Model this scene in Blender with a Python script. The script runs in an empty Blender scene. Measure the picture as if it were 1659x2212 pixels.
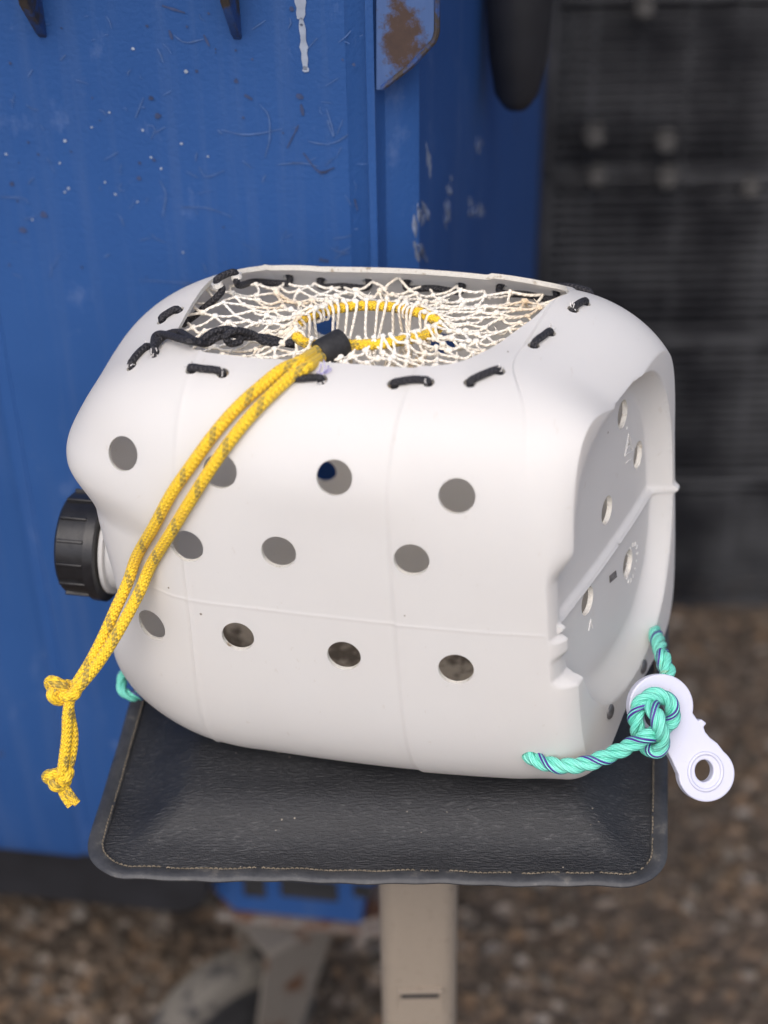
import bpy, bmesh, math, random
import numpy as np
from mathutils import Vector, Matrix
from mathutils.bvhtree import BVHTree

scene = bpy.context.scene
col = scene.collection
R = math.radians

# ------------------------------------------------------------------ camera
F_PX, PW, PH = 3493.8, 1659.0, 2212.0
PITCH, ROLL, CAM_H = R(35.069), 0.01996, 1.6
fw = Vector((0, math.cos(PITCH), -math.sin(PITCH)))
up0 = Vector((0, math.sin(PITCH), math.cos(PITCH)))
rt0 = Vector((1, 0, 0))
rt = rt0 * math.cos(ROLL) - up0 * math.sin(ROLL)
up = up0 * math.cos(ROLL) + rt0 * math.sin(ROLL)
CAM = Vector((0, 0, CAM_H))
cd = bpy.data.cameras.new('camera')
cam = bpy.data.objects.new('camera', cd)
col.objects.link(cam)
m3 = Matrix((rt, up, -fw)).transposed()
cam.matrix_world = Matrix.Translation(CAM) @ m3.to_4x4()
cd.sensor_fit = 'VERTICAL'
cd.sensor_height = 36.0
cd.sensor_width = 27.0
cd.lens = F_PX / PH * 36.0
cd.clip_start = 0.05
cd.clip_end = 200
cd.dof.use_dof = True
cd.dof.focus_distance = 1.13
cd.dof.aperture_fstop = 2.9
scene.camera = cam

# ------------------------------------------------------------------ light
SUN_EL, SUN_ROT = R(52), R(192)
world = bpy.data.worlds.new('World')
scene.world = world
world.use_nodes = True
wn = world.node_tree.nodes
bg = wn['Background']
sky = wn.new('ShaderNodeTexSky')
sky.sky_type = 'NISHITA'
sky.sun_disc = False
sky.sun_elevation = SUN_EL
sky.sun_rotation = SUN_ROT
sky.air_density = 0.7
sky.dust_density = 4.0
sky.ozone_density = 0.6
world.node_tree.links.new(sky.outputs[0], bg.inputs[0])
bg.inputs[1].default_value = 0.14
sd = bpy.data.lights.new('sun', 'SUN')
sd.energy = 1.15
sd.angle = R(55)
sd.color = (1.0, 0.975, 0.945)
sun = bpy.data.objects.new('sun', sd)
col.objects.link(sun)
# rotation 0 = +Y, clockwise seen from above
sdir = Vector((math.sin(SUN_ROT) * math.cos(SUN_EL), math.cos(SUN_ROT) * math.cos(SUN_EL), math.sin(SUN_EL)))
sun.rotation_euler = sdir.to_track_quat('Z', 'Y').to_euler()
vs = scene.view_settings
scene.display_settings.display_device = 'sRGB'
vs.view_transform = 'Standard'
vs.look = 'None'
vs.gamma = 1.0
vs.exposure = 0.43
vs.use_curve_mapping = False

scene.cycles.max_bounces = 16
scene.cycles.diffuse_bounces = 8
scene.cycles.transmission_bounces = 16
rng = random.Random(7)
GZ = -0.205      # ground level

# ------------------------------------------------------------------ pixel helpers (photo seen at 1659 x 2212)
def ray(x, y):
    return (fw + rt * ((x - PW / 2) / F_PX) + up * ((PH / 2 - y) / F_PX))
def on_z(x, y, z):
    d = ray(x, y)
    return CAM + d * ((z - CAM_H) / d.z)
def at_depth(x, y, depth):
    return CAM + ray(x, y) * depth
def on_y(x, y, Y):
    d = ray(x, y)
    return CAM + d * (Y / d.y)
def proj(P):
    q = Vector(P) - CAM
    d = q.dot(fw)
    return (PW / 2 + F_PX * q.dot(rt) / d, PH / 2 - F_PX * q.dot(up) / d, d)

# ------------------------------------------------------------------ node helpers
def new_mat(name):
    m = bpy.data.materials.new(name)
    m.use_nodes = True
    nt = m.node_tree
    return m, nt, nt.nodes['Principled BSDF']
def N(nt, kind, **kw):
    n = nt.nodes.new(kind)
    for k, v in kw.items():
        if k.startswith('i_'):
            n.inputs[k[2:].replace('_', ' ')].default_value = v
        else:
            setattr(n, k, v)
    return n
def L(nt, a, b):
    nt.links.new(a, b)
def math_node(nt, op, a, b=None, c=None):
    n = nt.nodes.new('ShaderNodeMath')
    n.operation = op
    for i, v in enumerate((a, b, c)):
        if v is None:
            continue
        if isinstance(v, (int, float)):
            n.inputs[i].default_value = v
        else:
            nt.links.new(v, n.inputs[i])
    return n.outputs[0]
def ramp(nt, src, stops):
    n = nt.nodes.new('ShaderNodeValToRGB')
    e = n.color_ramp.elements
    while len(e) > 1:
        e.remove(e[-1])
    e[0].position = stops[0][0]
    e[0].color = tuple(stops[0][1]) + (1,) if len(stops[0][1]) == 3 else stops[0][1]
    for p, c in stops[1:]:
        x = e.new(p)
        x.color = tuple(c) + (1,) if len(c) == 3 else c
    nt.links.new(src, n.inputs[0])
    return n.outputs[0]
def mix(nt, fac, a, b, blend='MIX'):
    n = nt.nodes.new('ShaderNodeMix')
    n.data_type = 'RGBA'
    n.blend_type = blend
    for sock, v in ((n.inputs[0], fac), (n.inputs[6], a), (n.inputs[7], b)):
        if isinstance(v, (int, float)):
            sock.default_value = v
        elif isinstance(v, tuple):
            sock.default_value = v if len(v) == 4 else v + (1,)
        else:
            nt.links.new(v, sock)
    return n.outputs[2]
def noise(nt, vec, scale, detail=3, rough=0.55, out=0):
    n = nt.nodes.new('ShaderNodeTexNoise')
    n.inputs['Scale'].default_value = scale
    n.inputs['Detail'].default_value = detail
    n.inputs['Roughness'].default_value = rough
    if vec is not None:
        nt.links.new(vec, n.inputs['Vector'])
    return n.outputs[out]
def objco(nt, scale=(1, 1, 1), rot=(0, 0, 0)):
    t = nt.nodes.new('ShaderNodeTexCoord')
    mp = nt.nodes.new('ShaderNodeMapping')
    mp.inputs['Scale'].default_value = scale
    mp.inputs['Rotation'].default_value = rot
    nt.links.new(t.outputs['Object'], mp.inputs['Vector'])
    return mp.outputs[0]
def uvco(nt):
    t = nt.nodes.new('ShaderNodeTexCoord')
    s = nt.nodes.new('ShaderNodeSeparateXYZ')
    nt.links.new(t.outputs['UV'], s.inputs[0])
    return s.outputs[0], s.outputs[1]
def bump(nt, bsdf, h, strength, dist):
    b = nt.nodes.new('ShaderNodeBump')
    b.inputs['Strength'].default_value = strength
    b.inputs['Distance'].default_value = dist
    nt.links.new(h, b.inputs['Height'])
    nt.links.new(b.outputs[0], bsdf.inputs['Normal'])
def setp(b, **kw):
    for k, v in kw.items():
        b.inputs[k.replace('_', ' ')].default_value = v

# ------------------------------------------------------------------ materials
def mat_simple(name, c, rough=0.6, metal=0.0, nscale=40, namt=0.25, bumpd=0.0):
    m, nt, b = new_mat(name)
    o = objco(nt)
    n = noise(nt, o, nscale, 4)
    lo = tuple(x * (1 - namt) for x in c)
    hi = tuple(min(1, x * (1 + namt)) for x in c)
    L(nt, ramp(nt, n, [(0.3, lo), (0.7, hi)]), b.inputs['Base Color'])
    setp(b, Roughness=rough, Metallic=metal)
    if bumpd:
        bump(nt, b, n, 0.6, bumpd)
    return m

def mat_jug():
    m, nt, b = new_mat('white_polyethylene')
    o = objco(nt)
    big = noise(nt, o, 9, 3)
    c = ramp(nt, big, [(0.35, (0.815, 0.826, 0.836)), (0.65, (0.828, 0.844, 0.860))])
    # small grit specks
    v = N(nt, 'ShaderNodeTexVoronoi', feature='DISTANCE_TO_EDGE')
    v = N(nt, 'ShaderNodeTexVoronoi', feature='F1')
    v.inputs['Scale'].default_value = 55
    L(nt, o, v.inputs['Vector'])
    sp = math_node(nt, 'LESS_THAN', v.outputs['Distance'], 0.05)
    pick = math_node(nt, 'GREATER_THAN', noise(nt, o, 22, 1), 0.60)
    sp = math_node(nt, 'MULTIPLY', sp, pick)
    c = mix(nt, sp, c, (0.10, 0.07, 0.05))
    # faint scuffs
    s1 = noise(nt, objco(nt, (60, 8, 30), (0.2, 0.5, 0.3)), 3.0, 4, 0.6)
    sm = math_node(nt, 'MULTIPLY', math_node(nt, 'GREATER_THAN', s1, 0.69), 0.22)
    c = mix(nt, sm, c, (0.55, 0.50, 0.44))
    L(nt, c, b.inputs['Base Color'])
    setp(b, Roughness=0.46, Subsurface_Weight=0.0, Subsurface_Scale=0.005)
    b.inputs['Subsurface Radius'].default_value = (1.0, 0.9, 0.8)
    b.inputs['Specular IOR Level'].default_value = 0.4
    fine = noise(nt, o, 900, 2)
    med = noise(nt, o, 60, 3)
    h = math_node(nt, 'ADD', math_node(nt, 'MULTIPLY', fine, 0.25), med)
    bump(nt, b, h, 0.35, 0.0006)
    tl = N(nt, 'ShaderNodeBsdfTranslucent')
    L(nt, mix(nt, 0.85, c, (0.96, 0.88, 0.77)), tl.inputs['Color'])
    mx = N(nt, 'ShaderNodeMixShader')
    mx.inputs[0].default_value = 0.42
    L(nt, b.outputs[0], mx.inputs[1])
    L(nt, tl.outputs[0], mx.inputs[2])
    L(nt, mx.outputs[0], nt.nodes['Material Output'].inputs['Surface'])
    return m

def mat_rope_yellow():
    m, nt, b = new_mat('yellow_braid')
    u, v = uvco(nt)
    K = 5.0
    p = 3 / 0.034
    A = math_node(nt, 'ADD', math_node(nt, 'MULTIPLY', u, K), math_node(nt, 'MULTIPLY', v, p * K / 3))
    B = math_node(nt, 'SUBTRACT', math_node(nt, 'MULTIPLY', u, K), math_node(nt, 'MULTIPLY', v, p * K / 3))
    fa = math_node(nt, 'FRACT', math_node(nt, 'MULTIPLY', A, 2.0))
    fb = math_node(nt, 'FRACT', math_node(nt, 'MULTIPLY', B, 2.0))
    ia = math_node(nt, 'FLOOR', math_node(nt, 'MULTIPLY', A, 2.0))
    ib = math_node(nt, 'FLOOR', math_node(nt, 'MULTIPLY', B, 2.0))
    chk = math_node(nt, 'PINGPONG', math_node(nt, 'ADD', ia, ib), 1.0)   # 0/1
    # height: rounded across whichever strand lies on top
    def arch(f):
        return math_node(nt, 'SINE', math_node(nt, 'MULTIPLY', f, math.pi))
    h = math_node(nt, 'ADD', math_node(nt, 'MULTIPLY', arch(fa), chk),
                  math_node(nt, 'MULTIPLY', arch(fb), math_node(nt, 'SUBTRACT', 1.0, chk)))
    # dark tracer yarn: every tenth strand of one direction, seen where it lies on top
    t = math_node(nt, 'MULTIPLY', math_node(nt, 'LESS_THAN', math_node(nt, 'FLOORED_MODULO', ia, 10.0), 1.9), math_node(nt, 'LESS_THAN', math_node(nt, 'FLOORED_MODULO', ib, 10.0), 5.9))
    nz = noise(nt, objco(nt), 60, 2)
    tr = math_node(nt, 'MULTIPLY', t, math_node(nt, 'ADD', 0.45, math_node(nt, 'MULTIPLY', chk, 0.45)))
    fib = noise(nt, objco(nt, (1, 1, 1)), 700, 3)
    yc = ramp(nt, fib, [(0.3, (0.84, 0.50, 0.010)), (0.7, (0.94, 0.65, 0.022))])
    yc = mix(nt, math_node(nt, 'MULTIPLY', math_node(nt, 'GREATER_THAN', nz, 0.60), 0.25), yc, (0.62, 0.36, 0.04))
    c = mix(nt, tr, yc, (0.30, 0.22, 0.05))
    L(nt, c, b.inputs['Base Color'])
    setp(b, Roughness=0.62)
    b.inputs['Sheen Weight'].default_value = 0.15
    hh = math_node(nt, 'ADD', h, math_node(nt, 'MULTIPLY', fib, 0.5))
    bump(nt, b, hh, 0.8, 0.0009)
    return m

def mat_rope_green():
    m, nt, b = new_mat('mint_rope')
    u, v = uvco(nt)
    yarn = math_node(nt, 'SINE', math_node(nt, 'MULTIPLY', u, 2 * math.pi * 9))
    def band(a, c_):
        return math_node(nt, 'MULTIPLY', math_node(nt, 'GREATER_THAN', u, a), math_node(nt, 'LESS_THAN', u, c_))
    pm = math_node(nt, 'ADD', band(0.025, 0.115), band(0.885, 0.975))
    n = noise(nt, objco(nt), 90, 3)
    g = ramp(nt, n, [(0.3, (0.13, 0.62, 0.48)), (0.7, (0.24, 0.76, 0.62))])
    dirt = math_node(nt, 'MULTIPLY', math_node(nt, 'GREATER_THAN', noise(nt, objco(nt), 160, 4), 0.66), 0.5)
    g = mix(nt, dirt, g, (0.36, 0.38, 0.22))
    c = mix(nt, pm, g, (0.065, 0.02, 0.26))
    L(nt, c, b.inputs['Base Color'])
    setp(b, Roughness=0.42)
    bump(nt, b, yarn, 0.6, 0.0005)
    return m

def mat_black_cord():
    m, nt, b = new_mat('black_cord')
    u, v = uvco(nt)
    A = math_node(nt, 'ADD', math_node(nt, 'MULTIPLY', u, 4), math_node(nt, 'MULTIPLY', v, 300))
    B = math_node(nt, 'SUBTRACT', math_node(nt, 'MULTIPLY', u, 4), math_node(nt, 'MULTIPLY', v, 300))
    h = math_node(nt, 'MAXIMUM', math_node(nt, 'SINE', math_node(nt, 'MULTIPLY', A, 6.283)), math_node(nt, 'SINE', math_node(nt, 'MULTIPLY', B, 6.283)))
    n = noise(nt, objco(nt), 500, 3)
    L(nt, ramp(nt, n, [(0.35, (0.010, 0.010, 0.013)), (0.75, (0.035, 0.033, 0.040))]), b.inputs['Base Color'])
    setp(b, Roughness=0.6)
    bump(nt, b, h, 0.7, 0.0007)
    return m

def mat_twine():
    m, nt, b = new_mat('net_twine')
    u, v = uvco(nt)
    tw = math_node(nt, 'SINE', math_node(nt, 'ADD', math_node(nt, 'MULTIPLY', u, 6.283 * 2), math_node(nt, 'MULTIPLY', v, 6.283 / 0.0045)))
    n = noise(nt, objco(nt), 14, 3)
    n2 = noise(nt, objco(nt), 60, 4)
    c = ramp(nt, n, [(0.38, (0.84, 0.81, 0.74)), (0.55, (0.80, 0.74, 0.63)), (0.70, (0.66, 0.49, 0.29))])
    c = mix(nt, math_node(nt, 'MULTIPLY', math_node(nt, 'GREATER_THAN', n2, 0.68), 0.5), c, (0.22, 0.19, 0.15))
    L(nt, c, b.inputs['Base Color'])
    setp(b, Roughness=0.8)
    b.inputs['Sheen Weight'].default_value = 0.2
    bump(nt, b, tw, 0.5, 0.0005)
    return m

def mat_leather():
    m, nt, b = new_mat('worn_black_vinyl')
    o1 = objco(nt, (170, 640, 260), (0, 0, R(6)))
    w = noise(nt, objco(nt), 14, 2)
    wr = noise(nt, o1, 1.0, 5, 0.62)
    gr = noise(nt, objco(nt), 1100, 2)
    big = noise(nt, objco(nt, (7, 14, 7)), 1.0, 4, 0.6)
    ridge = math_node(nt, 'ABSOLUTE', math_node(nt, 'SUBTRACT', wr, 0.5))
    base = ramp(nt, wr, [(0.3, (0.009, 0.010, 0.0125)), (0.6, (0.014, 0.015, 0.0185)), (0.74, (0.040, 0.041, 0.044))])
    dust = math_node(nt, 'MULTIPLY', ramp(nt, big, [(0.42, (0, 0, 0)), (0.75, (1, 1, 1))]), 0.16)
    base = mix(nt, dust, base, (0.115, 0.118, 0.125))
    # scuffs where wrinkles catch wear
    sc = math_node(nt, 'MULTIPLY', ramp(nt, wr, [(0.56, (0, 0, 0)), (0.70, (1, 1, 1))]), ramp(nt, big, [(0.40, (0.15,) * 3), (0.62, (1, 1, 1))]))
    base = mix(nt, math_node(nt, 'MULTIPLY', sc, 0.45), base, (0.17, 0.17, 0.17))
    v = N(nt, 'ShaderNodeTexVoronoi', feature='F1')
    v.inputs['Scale'].default_value = 120
    L(nt, objco(nt), v.inputs['Vector'])
    sp = math_node(nt, 'MULTIPLY', math_node(nt, 'LESS_THAN', v.outputs['Distance'], 0.07), math_node(nt, 'GREATER_THAN', noise(nt, objco(nt), 35, 1), 0.60))
    base = mix(nt, math_node(nt, 'MULTIPLY', sp, 0.8), base, (0.45, 0.40, 0.32))
    L(nt, base, b.inputs['Base Color'])
    L(nt, ramp(nt, big, [(0.35, (0.42,) * 3), (0.7, (0.56,) * 3)]), b.inputs['Roughness'])
    h = math_node(nt, 'ADD', math_node(nt, 'MULTIPLY', wr, 1.0), math_node(nt, 'MULTIPLY', gr, 0.3))
    setp(b, Coat_Weight=0.12, Coat_Roughness=0.30)
    bump(nt, b, h, 0.85, 0.0019)
    return m

def mat_piping():
    m, nt, b = new_mat('scuffed_vinyl_edge')
    n = noise(nt, objco(nt, (60, 60, 60)), 1.0, 5, 0.65)
    f = noise(nt, objco(nt), 500, 3)
    c = ramp(nt, n, [(0.30, (0.024, 0.026, 0.032)), (0.56, (0.050, 0.052, 0.057)), (0.74, (0.15, 0.14, 0.125))])
    L(nt, c, b.inputs['Base Color'])
    setp(b, Roughness=0.55)
    bump(nt, b, math_node(nt, 'ADD', n, math_node(nt, 'MULTIPLY', f, 0.4)), 0.7, 0.0009)
    return m

def mat_bin():
    m, nt, b = new_mat('scratched_blue_plastic')
    o = objco(nt)
    big = noise(nt, o, 2.2, 4)
    c = ramp(nt, big, [(0.30, (0.016, 0.064, 0.215)), (0.70, (0.028, 0.093, 0.285))])
    # vertical water streaks
    st = noise(nt, objco(nt, (55, 55, 2.5)), 1.0, 4, 0.6)
    c = mix(nt, math_node(nt, 'MULTIPLY', ramp(nt, st, [(0.5, (0, 0, 0)), (0.8, (1, 1, 1))]), 0.26), c, (0.10, 0.15, 0.28))
    # grime patches
    g = noise(nt, objco(nt, (9, 9, 7)), 1.0, 6, 0.68)
    c = mix(nt, math_node(nt, 'MULTIPLY', math_node(nt, 'GREATER_THAN', g, 0.655), 0.45), c, (0.06, 0.05, 0.05))
    g2 = noise(nt, objco(nt, (30, 30, 18)), 1.0, 5, 0.7)
    c = mix(nt, math_node(nt, 'MULTIPLY', ramp(nt, g2, [(0.60, (0, 0, 0)), (0.72, (1, 1, 1))]), 0.25), c, (0.16, 0.23, 0.42))
    L(nt, c, b.inputs['Base Color'])
    setp(b, Roughness=0.50)
    b.inputs['Specular IOR Level'].default_value = 0.3
    bump(nt, b, math_node(nt, 'ADD', noise(nt, o, 260, 3), noise(nt, o, 12, 3)), 0.25, 0.002)
    return m

def mat_rusty(name, base, rust, thr=0.52, rough=0.65, metal=0.0, scale=30):
    m, nt, b = new_mat(name)
    o = objco(nt)
    n = noise(nt, o, scale, 6, 0.68)
    n2 = noise(nt, o, scale * 9, 3)
    f = ramp(nt, n, [(thr - 0.04, (0, 0, 0)), (thr + 0.06, (1, 1, 1))])
    c = mix(nt, f, mix(nt, n2, tuple(x * 0.75 for x in base), tuple(min(1, x * 1.2) for x in base)), mix(nt, n2, tuple(x * 0.6 for x in rust), rust))
    L(nt, c, b.inputs['Base Color'])
    setp(b, Roughness=rough, Metallic=metal)
    bump(nt, b, n2, 0.5, 0.001)
    return m

def mat_ground():
    m, nt, b = new_mat('gravel_ground')
    o = objco(nt)
    v = N(nt, 'ShaderNodeTexVoronoi', feature='F1')
    v.inputs['Scale'].default_value = 55
    L(nt, o, v.inputs['Vector'])
    s = N(nt, 'ShaderNodeSeparateColor')
    L(nt, v.outputs['Color'], s.inputs[0])
    c = ramp(nt, s.outputs[0], [(0.0, (0.045, 0.034, 0.026)), (0.35, (0.085, 0.064, 0.048)), (0.65, (0.13, 0.095, 0.068)), (0.85, (0.19, 0.12, 0.07)), (1.0, (0.30, 0.27, 0.24))])
    n = noise(nt, o, 3, 4)
    c = mix(nt, ramp(nt, n, [(0.35, (0, 0, 0)), (0.7, (0.7, 0.7, 0.7))]), c, (0.055, 0.042, 0.033))
    L(nt, c, b.inputs['Base Color'])
    setp(b, Roughness=0.9)
    bump(nt, b, v.outputs['Distance'], 0.8, 0.02)
    return m

def mat_stone():
    m, nt, b = new_mat('gravel_stones')
    g = N(nt, 'ShaderNodeNewGeometry')
    c = ramp(nt, g.outputs['Random Per Island'], [(0.0, (0.036, 0.029, 0.023)), (0.3, (0.075, 0.057, 0.042)), (0.55, (0.125, 0.090, 0.062)),
                                                  (0.80, (0.18, 0.115, 0.066)), (0.93, (0.13, 0.115, 0.10)), (1.0, (0.30, 0.27, 0.24))])
    c = mix(nt, noise(nt, objco(nt), 90, 4), c, (0.05, 0.04, 0.03))
    L(nt, c, b.inputs['Base Color'])
    setp(b, Roughness=0.85)
    return m

M = {}
M['jug'] = mat_jug()
M['yellow'] = mat_rope_yellow()
M['green'] = mat_rope_green()
M['cord'] = mat_black_cord()
M['twine'] = mat_twine()
M['leather'] = mat_leather()
M['edge'] = mat_piping()
M['bin'] = mat_bin()
M['ground'] = mat_ground()
M['stone'] = mat_stone()
M['cap'] = mat_simple('black_cap_plastic', (0.012, 0.012, 0.014), 0.33, 0, 120, 0.3, 0.0004)
M['sleeve'] = mat_simple('black_rubber_sleeve', (0.016, 0.016, 0.018), 0.7, 0, 300, 0.4, 0.0004)
M['rivet'] = mat_simple('dull_zinc', (0.20, 0.20, 0.21), 0.45, 0.7, 300, 0.4, 0.0003)
def mat_tag():
    m, nt, b = new_mat('pale_nylon')
    n = noise(nt, objco(nt), 70, 6, 0.7)
    n2 = noise(nt, objco(nt), 25, 2)
    f = math_node(nt, 'MULTIPLY', ramp(nt, n, [(0.60, (0, 0, 0)), (0.68, (1, 1, 1))]), math_node(nt, 'GREATER_THAN', n2, 0.52))
    c = mix(nt, math_node(nt, 'MULTIPLY', f, 0.55), mix(nt, n2, (0.55, 0.57, 0.72), (0.62, 0.62, 0.70)), (0.42, 0.29, 0.19))
    L(nt, c, b.inputs['Base Color'])
    setp(b, Roughness=0.42)
    bump(nt, b, noise(nt, objco(nt), 220, 3), 0.3, 0.0006)
    return m
M['tag'] = mat_tag()
tb_ = M['tag'].node_tree.nodes['Principled BSDF']
setp(tb_, Subsurface_Weight=0.0)
M['thread'] = mat_simple('tan_thread', (0.15, 0.125, 0.09), 0.8, 0, 200, 0.4)
M['pole'] = mat_rusty('bronze_paint', (0.31, 0.262, 0.21), (0.15, 0.115, 0.085), 0.64, 0.55, 0.0, 150)
M['rust'] = mat_rusty('rusty_steel', (0.20, 0.18, 0.165), (0.16, 0.07, 0.035), 0.50, 0.7, 0.2, 22)
M['fork'] = mat_rusty('dusty_zinc', (0.15, 0.135, 0.118), (0.11, 0.055, 0.03), 0.57, 0.65, 0.2, 16)
M['tyre'] = mat_rusty('dusty_rubber', (0.12, 0.11, 0.097), (0.045, 0.043, 0.044), 0.56, 0.85, 0.0, 28)
M['hub'] = mat_simple('dark_hub', (0.02, 0.021, 0.024), 0.7, 0, 40, 0.4)
M['ribdirt'] = mat_rusty('grimy_rib', (0.018, 0.055, 0.19), (0.05, 0.04, 0.035), 0.47, 0.6, 0.0, 35)
M['paint'] = mat_simple('pale_paint_mark', (0.055, 0.115, 0.285), 0.7, 0, 70, 0.3)
M['white_paint'] = mat_simple('white_paint_mark', (0.30, 0.35, 0.45), 0.7, 0, 70, 0.2)
M['scrape'] = mat_simple('pale_scrape', (0.17, 0.21, 0.31), 0.7, 0, 70, 0.4)
M['brown_mark'] = mat_simple('rust_mark', (0.034, 0.055, 0.14), 0.8, 0, 70, 0.4)
M['lid'] = mat_simple('black_lid_plastic', (0.013, 0.014, 0.018), 0.55, 0, 20, 0.3)
M['crate'] = mat_simple('dark_crate_plastic', (0.034, 0.036, 0.044), 0.6, 0, 9, 0.75)
nt_ = M['crate'].node_tree
for n_ in nt_.nodes:
    if n_.type == 'VALTORGB':
        e_ = n_.color_ramp.elements
        e_[0].color = (0.010, 0.011, 0.015, 1); e_[0].position = 0.42
        e_[1].color = (0.080, 0.083, 0.090, 1); e_[1].position = 0.70
    if n_.type == 'TEX_NOISE':
        n_.inputs['Scale'].default_value = 6
M['crate_in'] = mat_simple('crate_shade_black', (0.010, 0.011, 0.015), 0.8, 0, 10, 0.4)  # near-black standing for the shade inside the crates
M['tie'] = mat_simple('pale_rope_tie', (0.062, 0.060, 0.058), 0.8, 0, 60, 0.6)
M['greencord'] = mat_simple('dark_green_cord', (0.012, 0.030, 0.028), 0.8, 0, 60, 0.3)
M['cut'] = mat_rusty('cut_plastic_edge', (0.68, 0.66, 0.61), (0.42, 0.34, 0.24), 0.62, 0.6, 0.0, 110)
M['silt'] = mat_rusty('dried_silt', (0.50, 0.46, 0.40), (0.19, 0.165, 0.14), 0.47, 0.9, 0.0, 38)
M['sticker'] = mat_simple('grey_print', (0.16, 0.15, 0.15), 0.6, 0, 300, 0.5)
M['board'] = mat_simple('seat_board', (0.05, 0.04, 0.03), 0.8, 0, 40, 0.3)
M['fray'] = mat_simple('plastic_swarf', (0.70, 0.68, 0.66), 0.6, 0, 200, 0.1)
M['frayp'] = mat_simple('lilac_swarf', (0.50, 0.46, 0.72), 0.6, 0, 200, 0.1)

# ------------------------------------------------------------------ mesh builder
class MB:
    def __init__(self):
        self.v, self.f, self.uv = [], [], []
        self.marks = []
    def absorb(self, other, mat):
        """marks on this part's own surface, kept inside its mesh"""
        self.marks.append((len(self.f), len(self.f) + len(other.f), mat))
        o = len(self.v)
        self.v += other.v
        self.f += [tuple(i + o for i in f) for f in other.f]
        self.uv += other.uv
    def quad(self, a, b, c, d, uvs=None):
        self.f.append((a, b, c, d))
        self.uv.append(uvs or ((0, 0),) * 4)
    def face(self, idx, uvs=None):
        self.f.append(tuple(idx))
        self.uv.append(uvs or ((0, 0),) * len(idx))
    def box(self, c, s, rot=None):
        c = Vector(c)
        o = len(self.v)
        for dz in (-1, 1):
            for dx, dy in ((-1, -1), (1, -1), (1, 1), (-1, 1)):
                p = Vector((dx * s[0] / 2, dy * s[1] / 2, dz * s[2] / 2))
                if rot is not None:
                    p = rot @ p
                self.v.append(tuple(c + p))
        for q in ((3, 2, 1, 0), (4, 5, 6, 7), (0, 1, 5, 4), (1, 2, 6, 5), (2, 3, 7, 6), (3, 0, 4, 7)):
            self.face([o + i for i in q])
    def tube(self, pts, r, seg=10, closed=False, caps=True, u0=0.0, v0=0.0, start=None):
        pts = [Vector(p) for p in pts]
        n = len(pts)
        rs = r if isinstance(r, (list, tuple)) else [r] * n
        tans = []
        for i in range(n):
            if closed:
                t = pts[(i + 1) % n] - pts[i - 1]
            else:
                t = pts[min(i + 1, n - 1)] - pts[max(i - 1, 0)]
            tans.append(t.normalized() if t.length > 1e-9 else Vector((0, 0, 1)))
        nrm = tans[0].orthogonal().normalized() if start is None else (start - tans[0] * start.dot(tans[0])).normalized()
        frames = []
        for i in range(n):
            if i:
                q = tans[i - 1].rotation_difference(tans[i])
                nrm = q @ nrm
                nrm = (nrm - tans[i] * nrm.dot(tans[i])).normalized()
            frames.append((nrm.copy(), tans[i].cross(nrm)))
        o = len(self.v)
        ln = [v0]
        for i in range(1, n + 1):
            ln.append(ln[-1] + (pts[i % n] - pts[i - 1]).length)
        for i in range(n):
            a, b = frames[i]
            for k in range(seg):
                t = 2 * math.pi * k / seg
                self.v.append(tuple(pts[i] + (a * math.cos(t) + b * math.sin(t)) * rs[i]))
        for i in range(n if closed else n - 1):
            j = (i + 1) % n
            for k in range(seg):
                k2 = (k + 1) % seg
                self.quad(o + i * seg + k, o + i * seg + k2, o + j * seg + k2, o + j * seg + k,
                          ((u0 + k / seg, ln[i]), (u0 + (k + 1) / seg, ln[i]), (u0 + (k + 1) / seg, ln[i + 1]), (u0 + k / seg, ln[i + 1])))
        if caps and not closed:
            self.face([o + k for k in range(seg)][::-1])
            self.face([o + (n - 1) * seg + k for k in range(seg)])
        return frames
    def blob(self, c, r, sx=1, sy=1, sz=1, seg=8, rings=5, jit=0.0):
        c = Vector(c)
        o = len(self.v)
        self.v.append(tuple(c + Vector((0, 0, r * sz))))
        for i in range(1, rings):
            t = math.pi * i / rings
            for k in range(seg):
                p = 2 * math.pi * k / seg
                q = r * (1 + jit * (rng.random() - 0.5))
                self.v.append((c.x + q * sx * math.sin(t) * math.cos(p), c.y + q * sy * math.sin(t) * math.sin(p), c.z + q * sz * math.cos(t)))
        self.v.append(tuple(c - Vector((0, 0, r * sz))))
        last = len(self.v) - 1
        for k in range(seg):
            self.face((o, o + 1 + k, o + 1 + (k + 1) % seg))
            for i in range(rings - 2):
                a = o + 1 + i * seg
                self.quad(a + k, a + seg + k, a + seg + (k + 1) % seg, a + (k + 1) % seg)
            a = o + 1 + (rings - 2) * seg
            self.face((a + k, last, a + (k + 1) % seg))
    def lathe(self, prof, axis_o, ax, seg=48, caps=True):
        """prof: list of (distance along axis, radius)"""
        ax = Vector(ax).normalized()
        a = ax.orthogonal().normalized()
        b = ax.cross(a)
        o = len(self.v)
        O = Vector(axis_o)
        for d, r in prof:
            for k in range(seg):
                t = 2 * math.pi * k / seg
                self.v.append(tuple(O + ax * d + (a * math.cos(t) + b * math.sin(t)) * r))
        for i in range(len(prof) - 1):
            for k in range(seg):
                k2 = (k + 1) % seg
                self.quad(o + i * seg + k, o + i * seg + k2, o + (i + 1) * seg + k2, o + (i + 1) * seg + k)
        if caps:
            self.face([o + k for k in range(seg)][::-1])
            self.face([o + (len(prof) - 1) * seg + k for k in range(seg)])
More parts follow.
